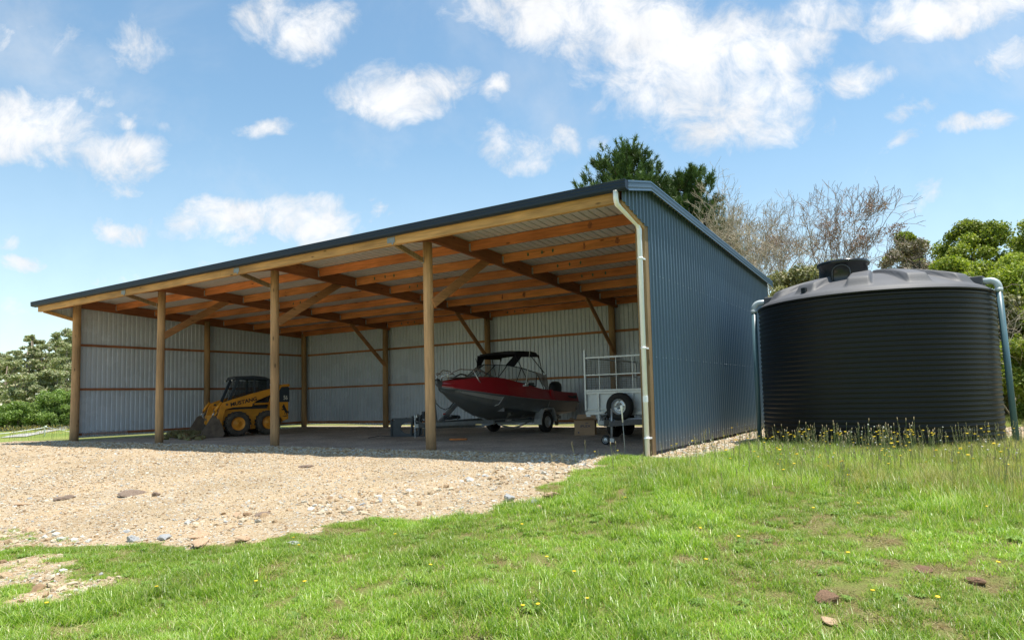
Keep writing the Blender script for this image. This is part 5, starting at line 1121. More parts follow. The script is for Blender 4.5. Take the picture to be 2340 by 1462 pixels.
def tree(name, loc, H, Wd, kind, label, n, leaf, seed, clumps=26, base=0.3, group=None, flat=0.8, top=1.0, shell=0.5, trunk_r=None, bark=None, csize=0.26, cat='tree'):
    g = np.random.default_rng(seed); x, y = loc; z0 = float(T0(np.float64(x), np.float64(y)))-0.05
    t = thing(name, (x, y, z0), label, cat, group=group)
    cs = []; rs = []
    for i in range(clumps):
        q = base+(1-base)*g.random()**0.8; zz = H*q; env = math.sin(math.pi*min(1, max(0.06, (q-base*0.6)/(1.06-base*0.6))))**0.6
        a = g.uniform(0, 2*math.pi); r = Wd/2*env*math.sqrt(g.random())*0.85; rc = csize*Wd*0.5*g.uniform(0.6, 1.25)
        zz = min(zz, H*top-rc*flat*0.8); cs.append((r*math.cos(a), r*math.sin(a), zz)); rs.append(rc)
    mb = MB(); tr = trunk_r or H*0.018
    mb.tube([(0, 0, -0.1), (0.02*H*g.normal()*0.5, 0.02*H*g.normal()*0.5, H*base*0.7), (0, 0, H*0.62)], [tr*1.3, tr, tr*0.45], 8)
    for c in cs[:18]:
        s0 = Vector((0, 0, max(0.1*H, min(c[2]*0.65, H*0.55)))); e = Vector(c); mid = s0.lerp(e, 0.5)+Vector(g.normal(size=3)*0.03*H); mb.tube([s0, mid, e], [tr*0.42, tr*0.28, tr*0.1], 5)
    tk = mb.build('trunk', bark or mbark, t, fix=False)
    V = leaf_cloud(cs, rs, n, leaf, g, flat, shell); V[:, 2] = np.maximum(V[:, 2], 0.05)
    link('crown', poly_mesh('crown', V, 4, LM[kind], g.random(len(V)//4)), t)
    return t

def pine(loc, H, Wd, label, seed, z_from=0.35, lean=0.0):
    g = np.random.default_rng(seed); x, y = loc; t = thing('pine_tree', (x, y, float(T0(np.float64(x), np.float64(y)))-0.05), label, 'pine tree', group='dark pines behind the shed')
    mb = MB(); mb.tube([(0, 0, -.1), (0.1, 0, H*0.5), (lean*0.7, 0, H*0.8), (lean, 0, H*0.97)], [0.34, 0.24, 0.12, 0.03], 10); tufts = []; tdir = []
    for i in range(64):
        q = z_from+(0.985-z_from)*(i/63)**0.9; zz = H*q; a = i*2.4+g.uniform(-.4, .4)
        L_ = Wd/2*(1.02-q)**0.50*1.45*g.uniform(0.65, 1.2); L_ = min(L_, Wd*0.56); p = Vector((lean*max(0, q-.5)*2, 0, zz)); d = Vector((math.cos(a), math.sin(a), g.uniform(0.05, 0.45)))
        nsub = max(3, int(L_*2.6)); pts = [p]
        for k in range(nsub):
            d = (d+Vector((0, 0, 0.06))+Vector(g.normal(size=3)*0.08)).normalized(); pts.append(pts[-1]+d*L_/nsub)
        mb.tube(pts, [0.06*(1-0.8*k/nsub)+0.008 for k in range(nsub+1)], 5, cap=False)
        for k in range(max(1, nsub//4), nsub+1):
            for s_ in range(5):
                off = Vector(g.normal(size=3)*(0.30+0.25*(1-k/nsub)*L_*0.4)); off.z = abs(off.z)*0.55; e = pts[k]+off; tufts.append(tuple(e)); u = (off.normalized()*0.5+Vector((0, 0, 1.0))+d*0.5).normalized(); tdir.append(tuple(u))
    mb.build('trunk', mbark, t, fix=False)
    Tn = np.array(tufts); Td = np.array(tdir); m_ = 44; P = np.repeat(Tn, m_, 0); U = np.repeat(Td, m_, 0); n = len(P)
    P = P+U*(g.random((n, 1))*0.50-0.15)+g.normal(size=(n, 3))*0.05; dd = U*0.9+g.normal(size=(n, 3))*0.55; dd /= np.linalg.norm(dd, axis=1)[:, None]
    b = np.cross(dd, g.normal(size=(n, 3))); b /= np.linalg.norm(b, axis=1)[:, None]; L2 = (0.20+0.16*g.random(n))[:, None]
    V = np.stack([P-b*0.026, P+b*0.026, P+dd*L2], 1).reshape(-1, 3)
    link('crown', poly_mesh('crown', V, 3, LM['pine'], np.repeat(g.random(len(Tn)), m_)*0.6+g.random(n)*0.4), t)
pine((7.1, 28.6), 16.4, 8.0, 'tall dark green pine rising directly behind the high corner of the roof', 11, 0.45)
pine((9.8, 31.3), 15.1, 7.8, 'dark green pine to the right of the tallest pine, sloping down behind the roof', 12, 0.35, 0.3)
pine((11.0, 32.6), 11.6, 4.4, 'smaller dark pine low behind the roof edge, nearest the bare trees', 13, 0.35)

def bare_tree(loc, H, label, seed, bark, spread=0.5, lean=(0, 0), depth=6, r=0.16, russet=0, split=3):
    g = np.random.default_rng(seed); x, y = loc; t = thing('bare_tree', (x, y, float(T0(np.float64(x), np.float64(y)))-0.05), label, 'tree', group='bare leafless trees behind the shed')
    mb = MB(); tips = []; d0 = Vector((lean[0], lean[1], 1)).normalized(); h0 = H*0.26; mb.tube([(0, 0, -.1), tuple(d0*h0*0.5), tuple(d0*h0)], [r*1.25, r, r*0.85], 9)
    for k in range(split):
        a = 2*math.pi*(k+g.random()*0.6)/split; nd = (d0+Vector((math.cos(a), math.sin(a), 0))*spread*g.uniform(0.5, 1.1)).normalized()
        limbs(mb, d0*h0*g.uniform(0.8, 1.0), nd, H*0.30, r*0.62, depth, g, tips, spread=0.58, up=0.22, kids=(2, 4), shrink=0.70, wob=0.13, nseg=4, minr=0.010)
    zs = [v[2] for v in mb.v]; k_ = H/max(zs); mb.v = [(v[0]*k_, v[1]*k_, v[2]*k_) for v in mb.v]; tips = [(a*k_, b*k_, c*k_) for a, b, c in tips]
    mb.build('branches', bark, t, fix=False)
    if russet:
        tp = [p for p in tips if 0.42*H < p[2] < 0.80*H]; idx = g.choice(len(tp), min(len(tp), 40), replace=False); V = leaf_cloud([tp[i] for i in idx], [0.38]*len(idx), russet, 0.052, g, 0.6, 0.1); link('dead_leaves', poly_mesh('dead_leaves', V, 4, LM['russet'], g.random(len(V)//4)), t)
bare_tree((12.9, 27.7), 13.2, 'pale bare tree with upright twigs, closest to the pines', 21, mbark_pale, 0.28, depth=6, r=0.17, split=3)
bare_tree((14.6, 29.6), 14.2, 'tall pale bare tree with a straight trunk, second from the pines', 22, mbark_pale, 0.38, depth=6, r=0.20, split=4)
bare_tree((16.0, 26.0), 11.2, 'pale lichen covered bare tree with low spreading limbs above the roof end', 23, mbark_pale, 0.6, depth=6, r=0.18, russet=300)
bare_tree((18.2, 27.2), 11.9, 'wide grey bare tree with clusters of reddish dead leaves, left of the manhole', 24, mbark_grey, 0.62, depth=6, r=0.22, russet=2600, split=4)
bare_tree((21.0, 27.4), 9.3, 'smaller grey bare tree with dark seed clusters, right of the manhole', 25, mbark_grey, 0.55, depth=6, r=0.15, russet=1500)
bare_tree((17.7, 20.4), 6.6, 'low crooked bare tree leaning out beside the back corner of the shed', 26, mbark_pale, 0.75, (-0.3, 0), 6, 0.14)

tree('bush', (18.7, 19.0), 6.2, 3.6, 'olive', 'scrubby olive green bush between the shed and the tank lid', 15000, 0.085, 31, 30, 0.12, flat=0.9, cat='bush')
tree('bush', (20.6, 18.6), 6.2, 3.6, 'olive', 'twiggy olive bush directly behind the manhole', 15000, 0.085, 32, 30, 0.12, flat=0.9, cat='bush')
tree('bush', (17.4, 15.9), 4.6, 2.4, 'olive', 'low tangled bush filling the gap beside the back corner of the shed', 9000, 0.08, 33, 24, 0.06, flat=0.9, cat='bush')
tree('tree', (22.7, 24.6), 7.9, 3.4, 'mauve', 'dull mauve brown leafed tree standing left of the big green tree', 26000, 0.065, 34, 60, 0.2, shell=0.2, csize=0.25)
tree('tree', (22.6, 28.4), 9.1, 3.2, 'dense', 'bright green tree top poking out above the mauve brown tree', 26000, 0.075, 35, 46, 0.45, shell=0.3, csize=0.2)
tree('tree', (25.4, 27.6), 9.2, 4.6, 'dense', 'large dense yellow green tree with a rounded top right of the tank lid', 80000, 0.075, 36, 70, 0.08, shell=0.12, csize=0.26)
tree('tree', (28.1, 29.6), 9.3, 4.8, 'dense', 'dense green tree at the right edge behind the large rounded one', 64000, 0.078, 37, 66, 0.08, shell=0.12, csize=0.26)
tree('bush', (22.4, 18.2), 5.2, 3.2, 'olive', 'olive and brown bush low behind the right half of the tank lid', 15000, 0.08, 38, 28, 0.1, cat='bush')
tree('bush', (24.4, 19.2), 5.9, 3.4, 'lime', 'light green bush under the large rounded tree', 30000, 0.066, 39, 46, 0.06, shell=0.12, csize=0.28, cat='bush')
tree('tree', (26.2, 18.4), 5.7, 3.2, 'lime', 'lime green rounded tree top above the right pipe bend', 50000, 0.060, 40, 50, 0.10, shell=0.12, csize=0.28)
tree('bush', (25.4, 15.0), 3.9, 2.2, 'olive', 'olive bush with bare twigs right behind the right tank pipe', 14000, 0.07, 41, 24, 0.06, cat='bush')
tree('bush', (27.0, 14.6), 4.0, 2.8, 'lime', 'yellow green bush in the middle of the right edge of the thicket', 32000, 0.058, 42, 44, 0.05, shell=0.12, csize=0.28, cat='bush')
tree('bush', (25.9, 11.6), 2.3, 2.3, 'dense', 'low round leafy bush near the ground beside the right tank pipe', 18000, 0.06, 43, 26, 0.05, csize=0.34, cat='bush')
tree('bush', (28.3, 12.2), 3.4, 3.4, 'dense', 'broad dark leafed bush at the far right behind the gravel pad', 22000, 0.07, 44, 28, 0.05, cat='bush')
tree('tree', (30.6, 18.6), 7.4, 4.4, 'dense', 'green tree beyond the right edge of the thicket', 20000, 0.12, 45, 30, 0.12)
tree('bush', (20.8, 14.6), 2.6, 3.2, 'dense', 'dark low bush hidden behind the tank', 9000, 0.08, 46, 20, 0.05, cat='bush')
tree('bush', (25.0, 23.8), 3.6, 4.4, 'dense', 'dark undergrowth below the large rounded tree', 16000, 0.09, 47, 26, 0.04, cat='bush')
tree('bush', (28.6, 24.0), 3.8, 4.6, 'dense', 'dark undergrowth below the tree at the right edge', 14000, 0.09, 48, 26, 0.04, cat='bush')
tree('bush', (22.2, 22.0), 3.2, 4.0, 'olive', 'olive undergrowth below the mauve brown tree', 12000, 0.09, 49, 24, 0.04, cat='bush')
mb = MB(); g_ = np.random.default_rng(50)
t = thing('dead_branch', (25.2, 12.6, 0), 'tangle of dead grey branches leaning behind the right pipe bend', 'dead branches')
for k in range(7): limbs(mb, (g_.uniform(-.6, .6), g_.uniform(-.3, .6), 0.2), (g_.uniform(-.4, .4), -0.1, 1.0), 1.5, 0.022, 4, g_, None, 0.8, 0.05, (2, 3), 0.72, 0.18, 4, 0.004, 4)
mb.build('branches', mbark_pale, t, fix=False)

# gum trees and shrubs beyond the paddock
def gum(loc, H, Wd, label, seed):
    g = np.random.default_rng(seed); x, y = loc; t = thing('gum_tree', (x, y, float(T0(np.float64(x), np.float64(y)))-0.1), label, 'gum tree', group='gum trees beyond the paddock')
    cs = []; rs = []; mb = MB(); mb.tube([(0, 0, -.1), (g.normal()*0.4, g.normal()*0.4, H*0.5), (g.normal()*0.5, g.normal()*0.5, H*0.9)], [H*0.018, H*0.013, H*0.004], 7)
    for i in range(52):
        q = g.uniform(0.14, 0.97); a = g.uniform(0, 6.28); r = Wd/2*math.sqrt(g.random())*(1.05 if q < 0.7 else (1.25-q)*1.7); c = Vector((r*math.cos(a), r*math.sin(a), H*q)); cs.append(tuple(c)); rs.append(Wd*g.uniform(0.07, 0.14))
        if i < 20: s0 = Vector((0, 0, H*q*0.75)); mb.tube([s0, s0.lerp(c, .5)+Vector((0, 0, .3)), c], [H*0.006, H*0.004, H*0.002], 4, cap=False)
    mb.build('trunk', mbark_grey, t, fix=False)
    V = leaf_cloud(cs, rs, 10000, 0.25, g, 0.6, 0.2, 1.4); link('crown', poly_mesh('crown', V, 4, LM['gum'], g.random(len(V)//4)), t)
GUM = [((-136.2, 43.5), 12.5, 8, 'spreading gum at the outer left edge'), ((-126.6, 43.5), 14.2, 8.5, 'dense rounded gum, leftmost in the picture'), ((-118.6, 42.6), 12.8, 7, 'shorter full gum in the left front row'),
 ((-153.4, 56.5), 17.0, 7, 'thin topped gum showing sky through its crown, far left'), ((-133.4, 51.1), 16.8, 7.5, 'gum with a dark visible stem left of the tallest ones'), ((-149.6, 58.8), 20.7, 5.5, 'narrow gum with sparse tufted tip'),
 ((-136.1, 55.3), 17.4, 8, 'broad brownish gum in the middle of the row'), ((-157.9, 65.4), 22.0, 6.5, 'tall gum with umbrella shaped tufts'), ((-144.6, 61.9), 21.0, 8, 'full gum second from the shed pole'),
 ((-121.1, 52.8), 16.6, 8, 'brown green gum in front of the tall ones'), ((-142.2, 63.4), 22.4, 9, 'tallest gum right beside the leftmost shed pole'), ((-124.8, 56.4), 19.0, 8, 'gum half hidden by the leftmost shed pole'),
 ((-105.2, 39.1), 9.0, 7, 'low dark gum in the front row, left'), ((-108.2, 43.2), 10.0, 7, 'low dark gum in the front row, middle'), ((-105.7, 44.7), 10.2, 7, 'low dark gum in the front row, right'), ((-112, 50), 13, 9, 'gum behind the shed pole near the track')]
for i, (p, H, W_, lb) in enumerate(GUM): gum(p, H, W_, lb+' beyond the paddock' if 'paddock' not in lb and len(lb.split()) < 14 else lb, 60+i)
SHR = [((-97.1, 32.4), 3.4, 'outermost left'), ((-95.2, 33.6), 3.4, 'leftmost'), ((-91.3, 33.6), 4.2, 'second from the left'), ((-94.4, 36.4), 3.3, 'third from the left'), ((-90.7, 36.3), 4.3, 'middle'), ((-89.4, 37.1), 3.2, 'third from the shed'), ((-90.5, 38.8), 6.0, 'tallest'), ((-87.2, 38.5), 3.6, 'second from the shed'), ((-90.5, 41.1), 5.3, 'nearest the shed')]
for i, (p, H, lb) in enumerate(SHR): tree('shrub', p, H, H*1.25+1, 'shrub', lb+' of the bright green young shrubs below the gum trees', 5200, 0.19, 90+i, 22, 0.05, 'young shrubs below the gum trees', cat='shrub')
r_ = np.random.default_rng(77); V = []
cs = [(float(a), float(b), float(T0(np.float64(a), np.float64(b)))+0.05) for a, b in zip(np.linspace(-112, -78, 60), np.linspace(27, 41, 60))]
V = leaf_cloud(cs, [0.55]*60, 3500, 0.25, r_, 0.6, 0.3); o = link('stone_edge', poly_mesh('stone_edge', V, 4, mat('pale_stones', (0.34, 0.33, 0.30), rough=0.9, var=0.3), r_.random(len(V)//4))); tag(o, kind='stuff', label='low line of pale stones and brush below the shrubs'); o['category'] = 'stones'

# ---- scatter with geometry nodes
def scatter(name, pts, rot, scl, idx, protos, label=None, cat=None):
    me = bpy.data.meshes.new(name); me.vertices.add(len(pts)); me.vertices.foreach_set('co', np.asarray(pts, np.float32).ravel())
    a = me.attributes.new('rot', 'FLOAT_VECTOR', 'POINT'); a.data.foreach_set('vector', np.asarray(rot, np.float32).ravel())
    a = me.attributes.new('scl', 'FLOAT', 'POINT'); a.data.foreach_set('value', np.asarray(scl, np.float32))
    a = me.attributes.new('idx', 'INT', 'POINT'); a.data.foreach_set('value', np.asarray(idx, np.int32))
    me.update(); o = bpy.data.objects.new(name, me); root_col.objects.link(o)
    col = bpy.data.collections.new(name+'_kinds')
    for i, pm in enumerate(protos):
        po = bpy.data.objects.new('%s_kind_%02d' % (name, i), pm); col.objects.link(po)
    ng = bpy.data.node_groups.new(name+'_scatter', 'GeometryNodeTree'); ng.interface.new_socket('Geometry', in_out='INPUT', socket_type='NodeSocketGeometry'); ng.interface.new_socket('Geometry', in_out='OUTPUT', socket_type='NodeSocketGeometry')
    N = ng.nodes; L = ng.links; gi = N.new('NodeGroupInput'); go = N.new('NodeGroupOutput'); ip = N.new('GeometryNodeInstanceOnPoints'); ci = N.new('GeometryNodeCollectionInfo')
    ci.inputs['Collection'].default_value = col; ci.inputs['Separate Children'].default_value = True; ci.inputs['Reset Children'].default_value = True
    def na(nm, ty): k = N.new('GeometryNodeInputNamedAttribute'); k.data_type = ty; k.inputs['Name'].default_value = nm; return k.outputs['Attribute']
    L.new(gi.outputs[0], ip.inputs['Points']); L.new(ci.outputs[0], ip.inputs['Instance']); ip.inputs['Pick Instance'].default_value = True
    L.new(na('idx', 'INT'), ip.inputs['Instance Index']); L.new(na('rot', 'FLOAT_VECTOR'), ip.inputs['Rotation']); L.new(na('scl', 'FLOAT'), ip.inputs['Scale']); L.new(ip.outputs[0], go.inputs[0])
    md = o.modifiers.new('scatter', 'NODES'); md.node_group = ng
    tag(o, kind='stuff', label=label); 
    if cat: o['category'] = cat
    return o
def blades(n, rad, h, w, g, lean=0.45, curl=0.5, segs=3, hvar=0.4):
    """grass tuft: n curved tapering blades; 4-corner faces"""
    a = g.uniform(0, 2*np.pi, n); r = rad*np.sqrt(g.random(n)); x0 = r*np.cos(a); y0 = r*np.sin(a); hh = h*(1-hvar+2*hvar*g.random(n)); az = g.uniform(0, 2*np.pi, n); ln = lean*g.random(n)*hh; ww = w*(0.7+0.6*g.random(n))
    dx, dy = np.cos(az), np.sin(az); px, py = -dy, dx; faces = []
    def pt(t): k = ln*(t*(1-curl)+curl*t*t*1.6); return x0+dx*k, y0+dy*k, hh*(t-0.12*curl*t*t)
    for s_ in range(segs):
        t0, t1 = s_/segs, (s_+1)/segs; X0, Y0, Z0 = pt(t0); X1, Y1, Z1 = pt(t1); w0 = ww*(1-t0**1.8)*0.5+0.0004; w1 = ww*(1-t1**1.8)*0.5+0.0003
        faces.append(np.stack([np.stack([X0-px*w0, Y0-py*w0, Z0], 1), np.stack([X0+px*w0, Y0+py*w0, Z0], 1), np.stack([X1+px*w1, Y1+py*w1, Z1], 1), np.stack([X1-px*w1, Y1-py*w1, Z1], 1)], 1))
    V = np.stack(faces, 1).reshape(-1, 3); rn = np.repeat(g.random(n), segs); return V, rn
gr = np.random.default_rng(5)
mgrass = leaf_mat('grass_blades', (0.135, 0.265, 0.022), (0.385, 0.550, 0.065), (0.64, 0.60, 0.32), trans=0.40, nscale=0.9, rough=0.38, spec=0.6, objrand=False)
mdry = leaf_mat('dry_grass_blades', (0.30, 0.33, 0.09), (0.50, 0.43, 0.18), (0.62, 0.50, 0.28), trans=0.35, nscale=0.6, objrand=True)
mthatch = leaf_mat('dead_thatch', (0.30, 0.22, 0.11), (0.50, 0.42, 0.22), (0.34, 0.38, 0.10), trans=0.2, nscale=2.0, objrand=True)
mclov = leaf_mat('broad_weed_leaves', (0.12, 0.22, 0.035), (0.22, 0.34, 0.07), None, trans=0.3, nscale=0.8)
protos = []
for k in range(6): V, rn = blades(64, 0.090, 0.040, 0.0040, gr, 1.1, 0.6, 3, 0.6); protos.append(poly_mesh('short_tuft', V, 4, mgrass, rn))       # 0-5 short
for k in range(4): V, rn = blades(48, 0.075, 0.066, 0.0044, gr, 0.95, 0.6, 3, 0.55); protos.append(poly_mesh('mid_tuft', V, 4, mgrass, rn))          # 6-9 longer
for k in range(4): V, rn = blades(34, 0.09, 0.125, 0.0040, gr, 0.75, 0.5, 3, 0.5); protos.append(poly_mesh('tall_tuft', V, 4, mgrass, rn))         # 10-13 tall
for k in range(3): V, rn = blades(30, 0.09, 0.15, 0.0036, gr, 0.9, 0.5, 3, 0.5); protos.append(poly_mesh('dry_tuft', V, 4, mdry, rn))             # 14-16 dry
def thatch(g):
    V, rn = blades(40, 0.10, 0.022, 0.0040, g, 3.2, 0.3, 2); return V, rn
def rosette(g):
    out = []
    for k in range(11):
        a = 2*np.pi*k/11+g.uniform(-.2, .2); l = g.uniform(.05, .09); w = 0.011; u = np.array([math.cos(a), math.sin(a), 0]); p = np.array([-u[1], u[0], 0]); z = np.array([0, 0, 1])
        out.append(np.stack([u*0.005+z*0.01, u*l*0.55+p*w+z*0.035, u*l+z*0.022, u*l*0.55-p*w+z*0.035]))
    return np.concatenate(out), g.random(11)
for k in range(2): V, rn = rosette(gr); protos.append(poly_mesh('weed_rosette', V, 4, mclov, rn))                                         # 17-18
for k in range(2): V, rn = thatch(gr); protos.append(poly_mesh('dead_thatch', V, 4, mthatch, rn))   # 19-20
# where grass grows: an even scatter thinned with distance from the yard corner
CAMP = np.array([23.77, -10.69])
def grow(n, x0, x1, y0, y1): return gr.uniform(x0, x1, n), gr.uniform(y0, y1, n)
X = []; Y = []
for (n, b) in ((26000, (14.0, 30.0, -10.0, -3.0)), (15000, (17.5, 31.0, -3.0, 3.5)), (7000, (19.5, 34.0, 3.5, 15.0)), (3500, (13.0, 20.0, -10.5, -5.0))):
    x, y = grow(n, *b); X.append(x); Y.append(y)
X = np.concatenate(X); Y = np.concatenate(Y); d = np.hypot(X-CAMP[0], Y-CAMP[1])
gz = zone_gravel(X, Y); fz = zone_floor(X, Y); keep = ((gz < 0.3) | ((X < 18.5) & (Y < -7.1) & (gr.random(len(X)) < 0.22))) & (fz < 0.2) & (d > 0.9) & (np.hypot(X-22.6, Y-3.8) > 1.95) & ~((X < 19.6) & (Y > 0.15))
bald = np.maximum(fbm(X*3.2+7, Y*3.2+3, 55)-0.72, np.max([0.13-0.75*np.hypot((X-a)/w, (Y-b)/w) for a, b, w in ((23.57, -5.38, .8), (23.95, -5.42, 1.1), (22.46, -5.06, .7), (23.3, -4.85, .8), (22.3, -4.55, .6), (23.3, -6.35, .8), (22.9, -5.5, .6), (22.1, -5.75, .5), (24.3, -6.3, .7), (23.6, -5.95, .5), (24.5, -5.0, .6))], 0)); keep &= ~((bald > 0) & (gr.random(len(X)) < np.clip(bald*9, 0, 0.85)))
X = X[keep]; Y = Y[keep]; n = len(X)
tall = ss((Y+4.4+(fbm(X*0.7, Y*0.7, 61)-0.5)*2.6)/1.8)*ss((X-19.6-0.25*np.clip(Y+2, 0, 2))/1.4); dry = ss((X-22.2+(fbm(X*0.8, Y*0.8, 62)-0.5)*3)/2.2)*ss((Y+4.3)/1.5)
tuss = fbm(X*1.1, Y*1.1, 63); u = gr.random(n); u2 = gr.random(n)
idx = np.where(u < tall*0.75, np.where(u2 < 0.10+0.55*dry, gr.integers(14, 17, n), gr.integers(10, 14, n)), np.where((tuss > 0.56) & (u2 < 0.65), gr.integers(6, 10, n), gr.integers(0, 6, n)))
idx = np.where((u2 > 0.955) & (tall < 0.5), gr.integers(17, 19, n), idx)
idx = np.where(bald[keep] > -0.025, np.where(gr.random(n) < 0.7, gr.integers(19, 21, n), idx), idx); idx = np.where(gr.random(n) < 0.03, gr.integers(19, 21, n), idx)
scl = (0.72+0.42*gr.random(n))*(0.80+0.40*np.clip((tuss-0.4)*2.2, 0, 1)); scl = np.where(zone_gravel(X, Y) > 0.02, scl*0.7, scl)
rot = np.stack([gr.normal(0, .10, n), gr.normal(0, .10, n), gr.uniform(0, 6.28, n)], 1); Z = T(X, Y)-0.006
scatter('grass', np.stack([X, Y, Z], 1), rot, scl, idx, protos, 'green grass and weeds covering the slope in front of the shed corner and tank', 'grass')

# flower stalks and seed heads in the long grass
mstalk = mat('flower_stalk', (0.27, 0.31, 0.10), rough=0.7, var=0.2); mhead = mat('seed_head', (0.40, 0.31, 0.17), rough=0.85, var=0.3, scale=60); mwhead = mat('pale_seed_head', (0.62, 0.60, 0.50), rough=0.9, var=0.1)
myel = mat('dandelion_petals', (0.80, 0.56, 0.015), rough=0.6, var=0.08, scale=40)
def stalk(h, kind, g):
    mb = MB(); lx, ly = g.normal(0, .08)*h, g.normal(0, .08)*h; pts = [(0, 0, 0), (lx*.3, ly*.3, h*.5), (lx, ly, h)]; mb.tube(pts, [0.0020, 0.0017, 0.0013], 4, cap=False)
    mb.cur = 1
    if kind == 'plantain': mb.tube([(lx, ly, h), (lx*1.06, ly*1.06, h+0.015), (lx*1.10, ly*1.10, h+0.04)], [0.004, 0.0055, 0.002], 6)
    elif kind == 'grass': 
        for q in range(8): a = g.uniform(0, 6.28); z = h-0.09+0.013*q; k = z/h; mb.add([(lx*k, ly*k, z), (lx*k+0.012*math.cos(a), ly*k+0.012*math.sin(a), z+0.022), (lx*k+0.004*math.cos(a+.5), ly*k+0.004*math.sin(a+.5), z+0.026)], [(0, 1, 2)])
    elif kind == 'puff': mb.lathe([(0.001, -0.008), (0.009, -0.004), (0.010, 0.003), (0.001, 0.009)], 7, (lx, ly, h))
    elif kind == 'yellow': mb.lathe([(0.002, -0.006), (0.010, -0.001), (0.018, 0.004), (0.014, 0.007), (0.001, 0.008)], 9, (lx, ly, h))
    me_o = mb.build('s', [mstalk, {'plantain': mhead, 'grass': mhead, 'puff': mwhead, 'yellow': myel}[kind]], None, fix=False); me = me_o.data; bpy.data.objects.remove(me_o); return me
sp = [stalk(gr.uniform(.30, .42), 'plantain', gr) for k in range(3)]+[stalk(gr.uniform(.28, .45), 'grass', gr) for k in range(4)]+[stalk(gr.uniform(.26, .38), 'puff', gr) for k in range(2)]+[stalk(gr.uniform(.20, .34), 'yellow', gr) for k in range(3)]+[stalk(gr.uniform(.05, .09), 'yellow', gr) for k in range(2)]
x, y = grow(6000, 19.0, 30.0, -4.6, 3.2); tl = ss((y+4.2)/2.0)*ss((x-18.9)/0.8); k = (gr.random(len(x)) < tl*0.9) & ~((x < 20.15) & (y > -2.4)) & ~((x < 20.6) & (gr.random(len(x)) < 0.5)) & (zone_gravel(x, y) < 0.5) & (np.hypot(x-22.6, y-3.8) > 2.03); x, y = x[k], y[k]
cl = fbm(x*1.4, y*1.4, 71); k = gr.random(len(x)) < np.clip((cl-0.34)*3.2, 0.08, 1); x, y = x[k], y[k]; n = len(x); u = gr.random(n)
idx = np.where(u < 0.62, gr.integers(3, 7, n), np.where(u < 0.76, gr.integers(0, 3, n), np.where(u < 0.84, gr.integers(7, 9, n), gr.integers(9, 12, n))))
# clumps of plantain standing against the tank
cx = np.concatenate([np.repeat([21.55, 22.15, 22.75, 23.2], 22)+gr.normal(0, .13, 88)]); cy = np.concatenate([np.full(88, 1.45)+gr.normal(0, .12, 88)]); ci = np.where(gr.random(88) < 0.55, gr.integers(0, 3, 88), np.where(gr.random(88) < 0.4, 7, 9))
x = np.r_[x, cx]; y = np.r_[y, cy]; idx = np.r_[idx, ci]; sc2 = np.r_[0.65+0.55*gr.random(n), 0.95+0.45*gr.random(88)]
# a few low dandelions everywhere in the short grass
lx_, ly_ = grow(26, 16, 29, -9.5, -3.0); kk = zone_gravel(lx_, ly_) < 0.3; lx_, ly_ = lx_[kk], ly_[kk]; x = np.r_[x, lx_]; y = np.r_[y, ly_]; idx = np.r_[idx, gr.integers(12, 14, len(lx_))]; sc2 = np.r_[sc2, np.full(len(lx_), 0.9)]
n = len(x); scatter('wildflowers', np.stack([x, y, T(x, y)], 1), np.stack([gr.normal(0, .06, n), gr.normal(0, .06, n), gr.uniform(0, 6.28, n)], 1), sc2, idx, sp, 'seed heads, plantain and yellow flowers standing in the long grass by the tank', 'wildflowers')
x, y = grow(2600, -45, -3, -2, 16); z = T(x, y); k = (zone_gravel(x, y) < 0.3); x, y, z = x[k], y[k], z[k]; n = len(x)
scatter('paddock_flowers', np.stack([x, y, z], 1), np.stack([gr.normal(0, .1, n), gr.normal(0, .1, n), gr.uniform(0, 6.28, n)], 1), 0.9+0.6*gr.random(n), np.where(gr.random(n) < 0.45, 9, 3)+gr.integers(0, 3, n), sp, 'yellow flowers and grass stalks in the paddock left of the shed', 'wildflowers')

# stones
from mathutils import noise as mnoise
mst = bpy.data.materials.new('crushed_stone'); mst.use_nodes = True; nt = mst.node_tree; N = nt.nodes; L = nt.links
oi = N.new('ShaderNodeObjectInfo'); rp = N.new('ShaderNodeValToRGB'); L.new(oi.outputs['Random'], rp.inputs[0]); e = rp.color_ramp.elements
cols = [(0.0, (0.239, 0.148, 0.079)), (0.15, (0.386, 0.267, 0.150)), (0.45, (0.505, 0.391, 0.253)), (0.75, (0.569, 0.496, 0.366)), (0.88, (0.606, 0.592, 0.516)), (0.985, (0.34, 0.34, 0.33))]
while len(e) < len(cols): e.new(0.5)
for el, (p_, c_) in zip(e, cols): el.position = p_; el.color = (*c_, 1)
tc = N.new('ShaderNodeTexCoord'); nz = N.new('ShaderNodeTexNoise'); nz.inputs['Scale'].default_value = 3.0; nz.inputs['Detail'].default_value = 5; L.new(tc.outputs['Object'], nz.inputs['Vector'])
mr = N.new('ShaderNodeMapRange'); L.new(nz.outputs['Fac'], mr.inputs[0]); mr.inputs[1].default_value = 0.3; mr.inputs[2].default_value = 0.7; mr.inputs[3].default_value = 0.75; mr.inputs[4].default_value = 1.2
v = N.new('ShaderNodeVectorMath'); v.operation = 'SCALE'; L.new(rp.outputs[0], v.inputs[0]); L.new(mr.outputs[0], v.inputs['Scale']); L.new(v.outputs[0], N['Principled BSDF'].inputs['Base Color']); N['Principled BSDF'].inputs['Roughness'].default_value = 0.9
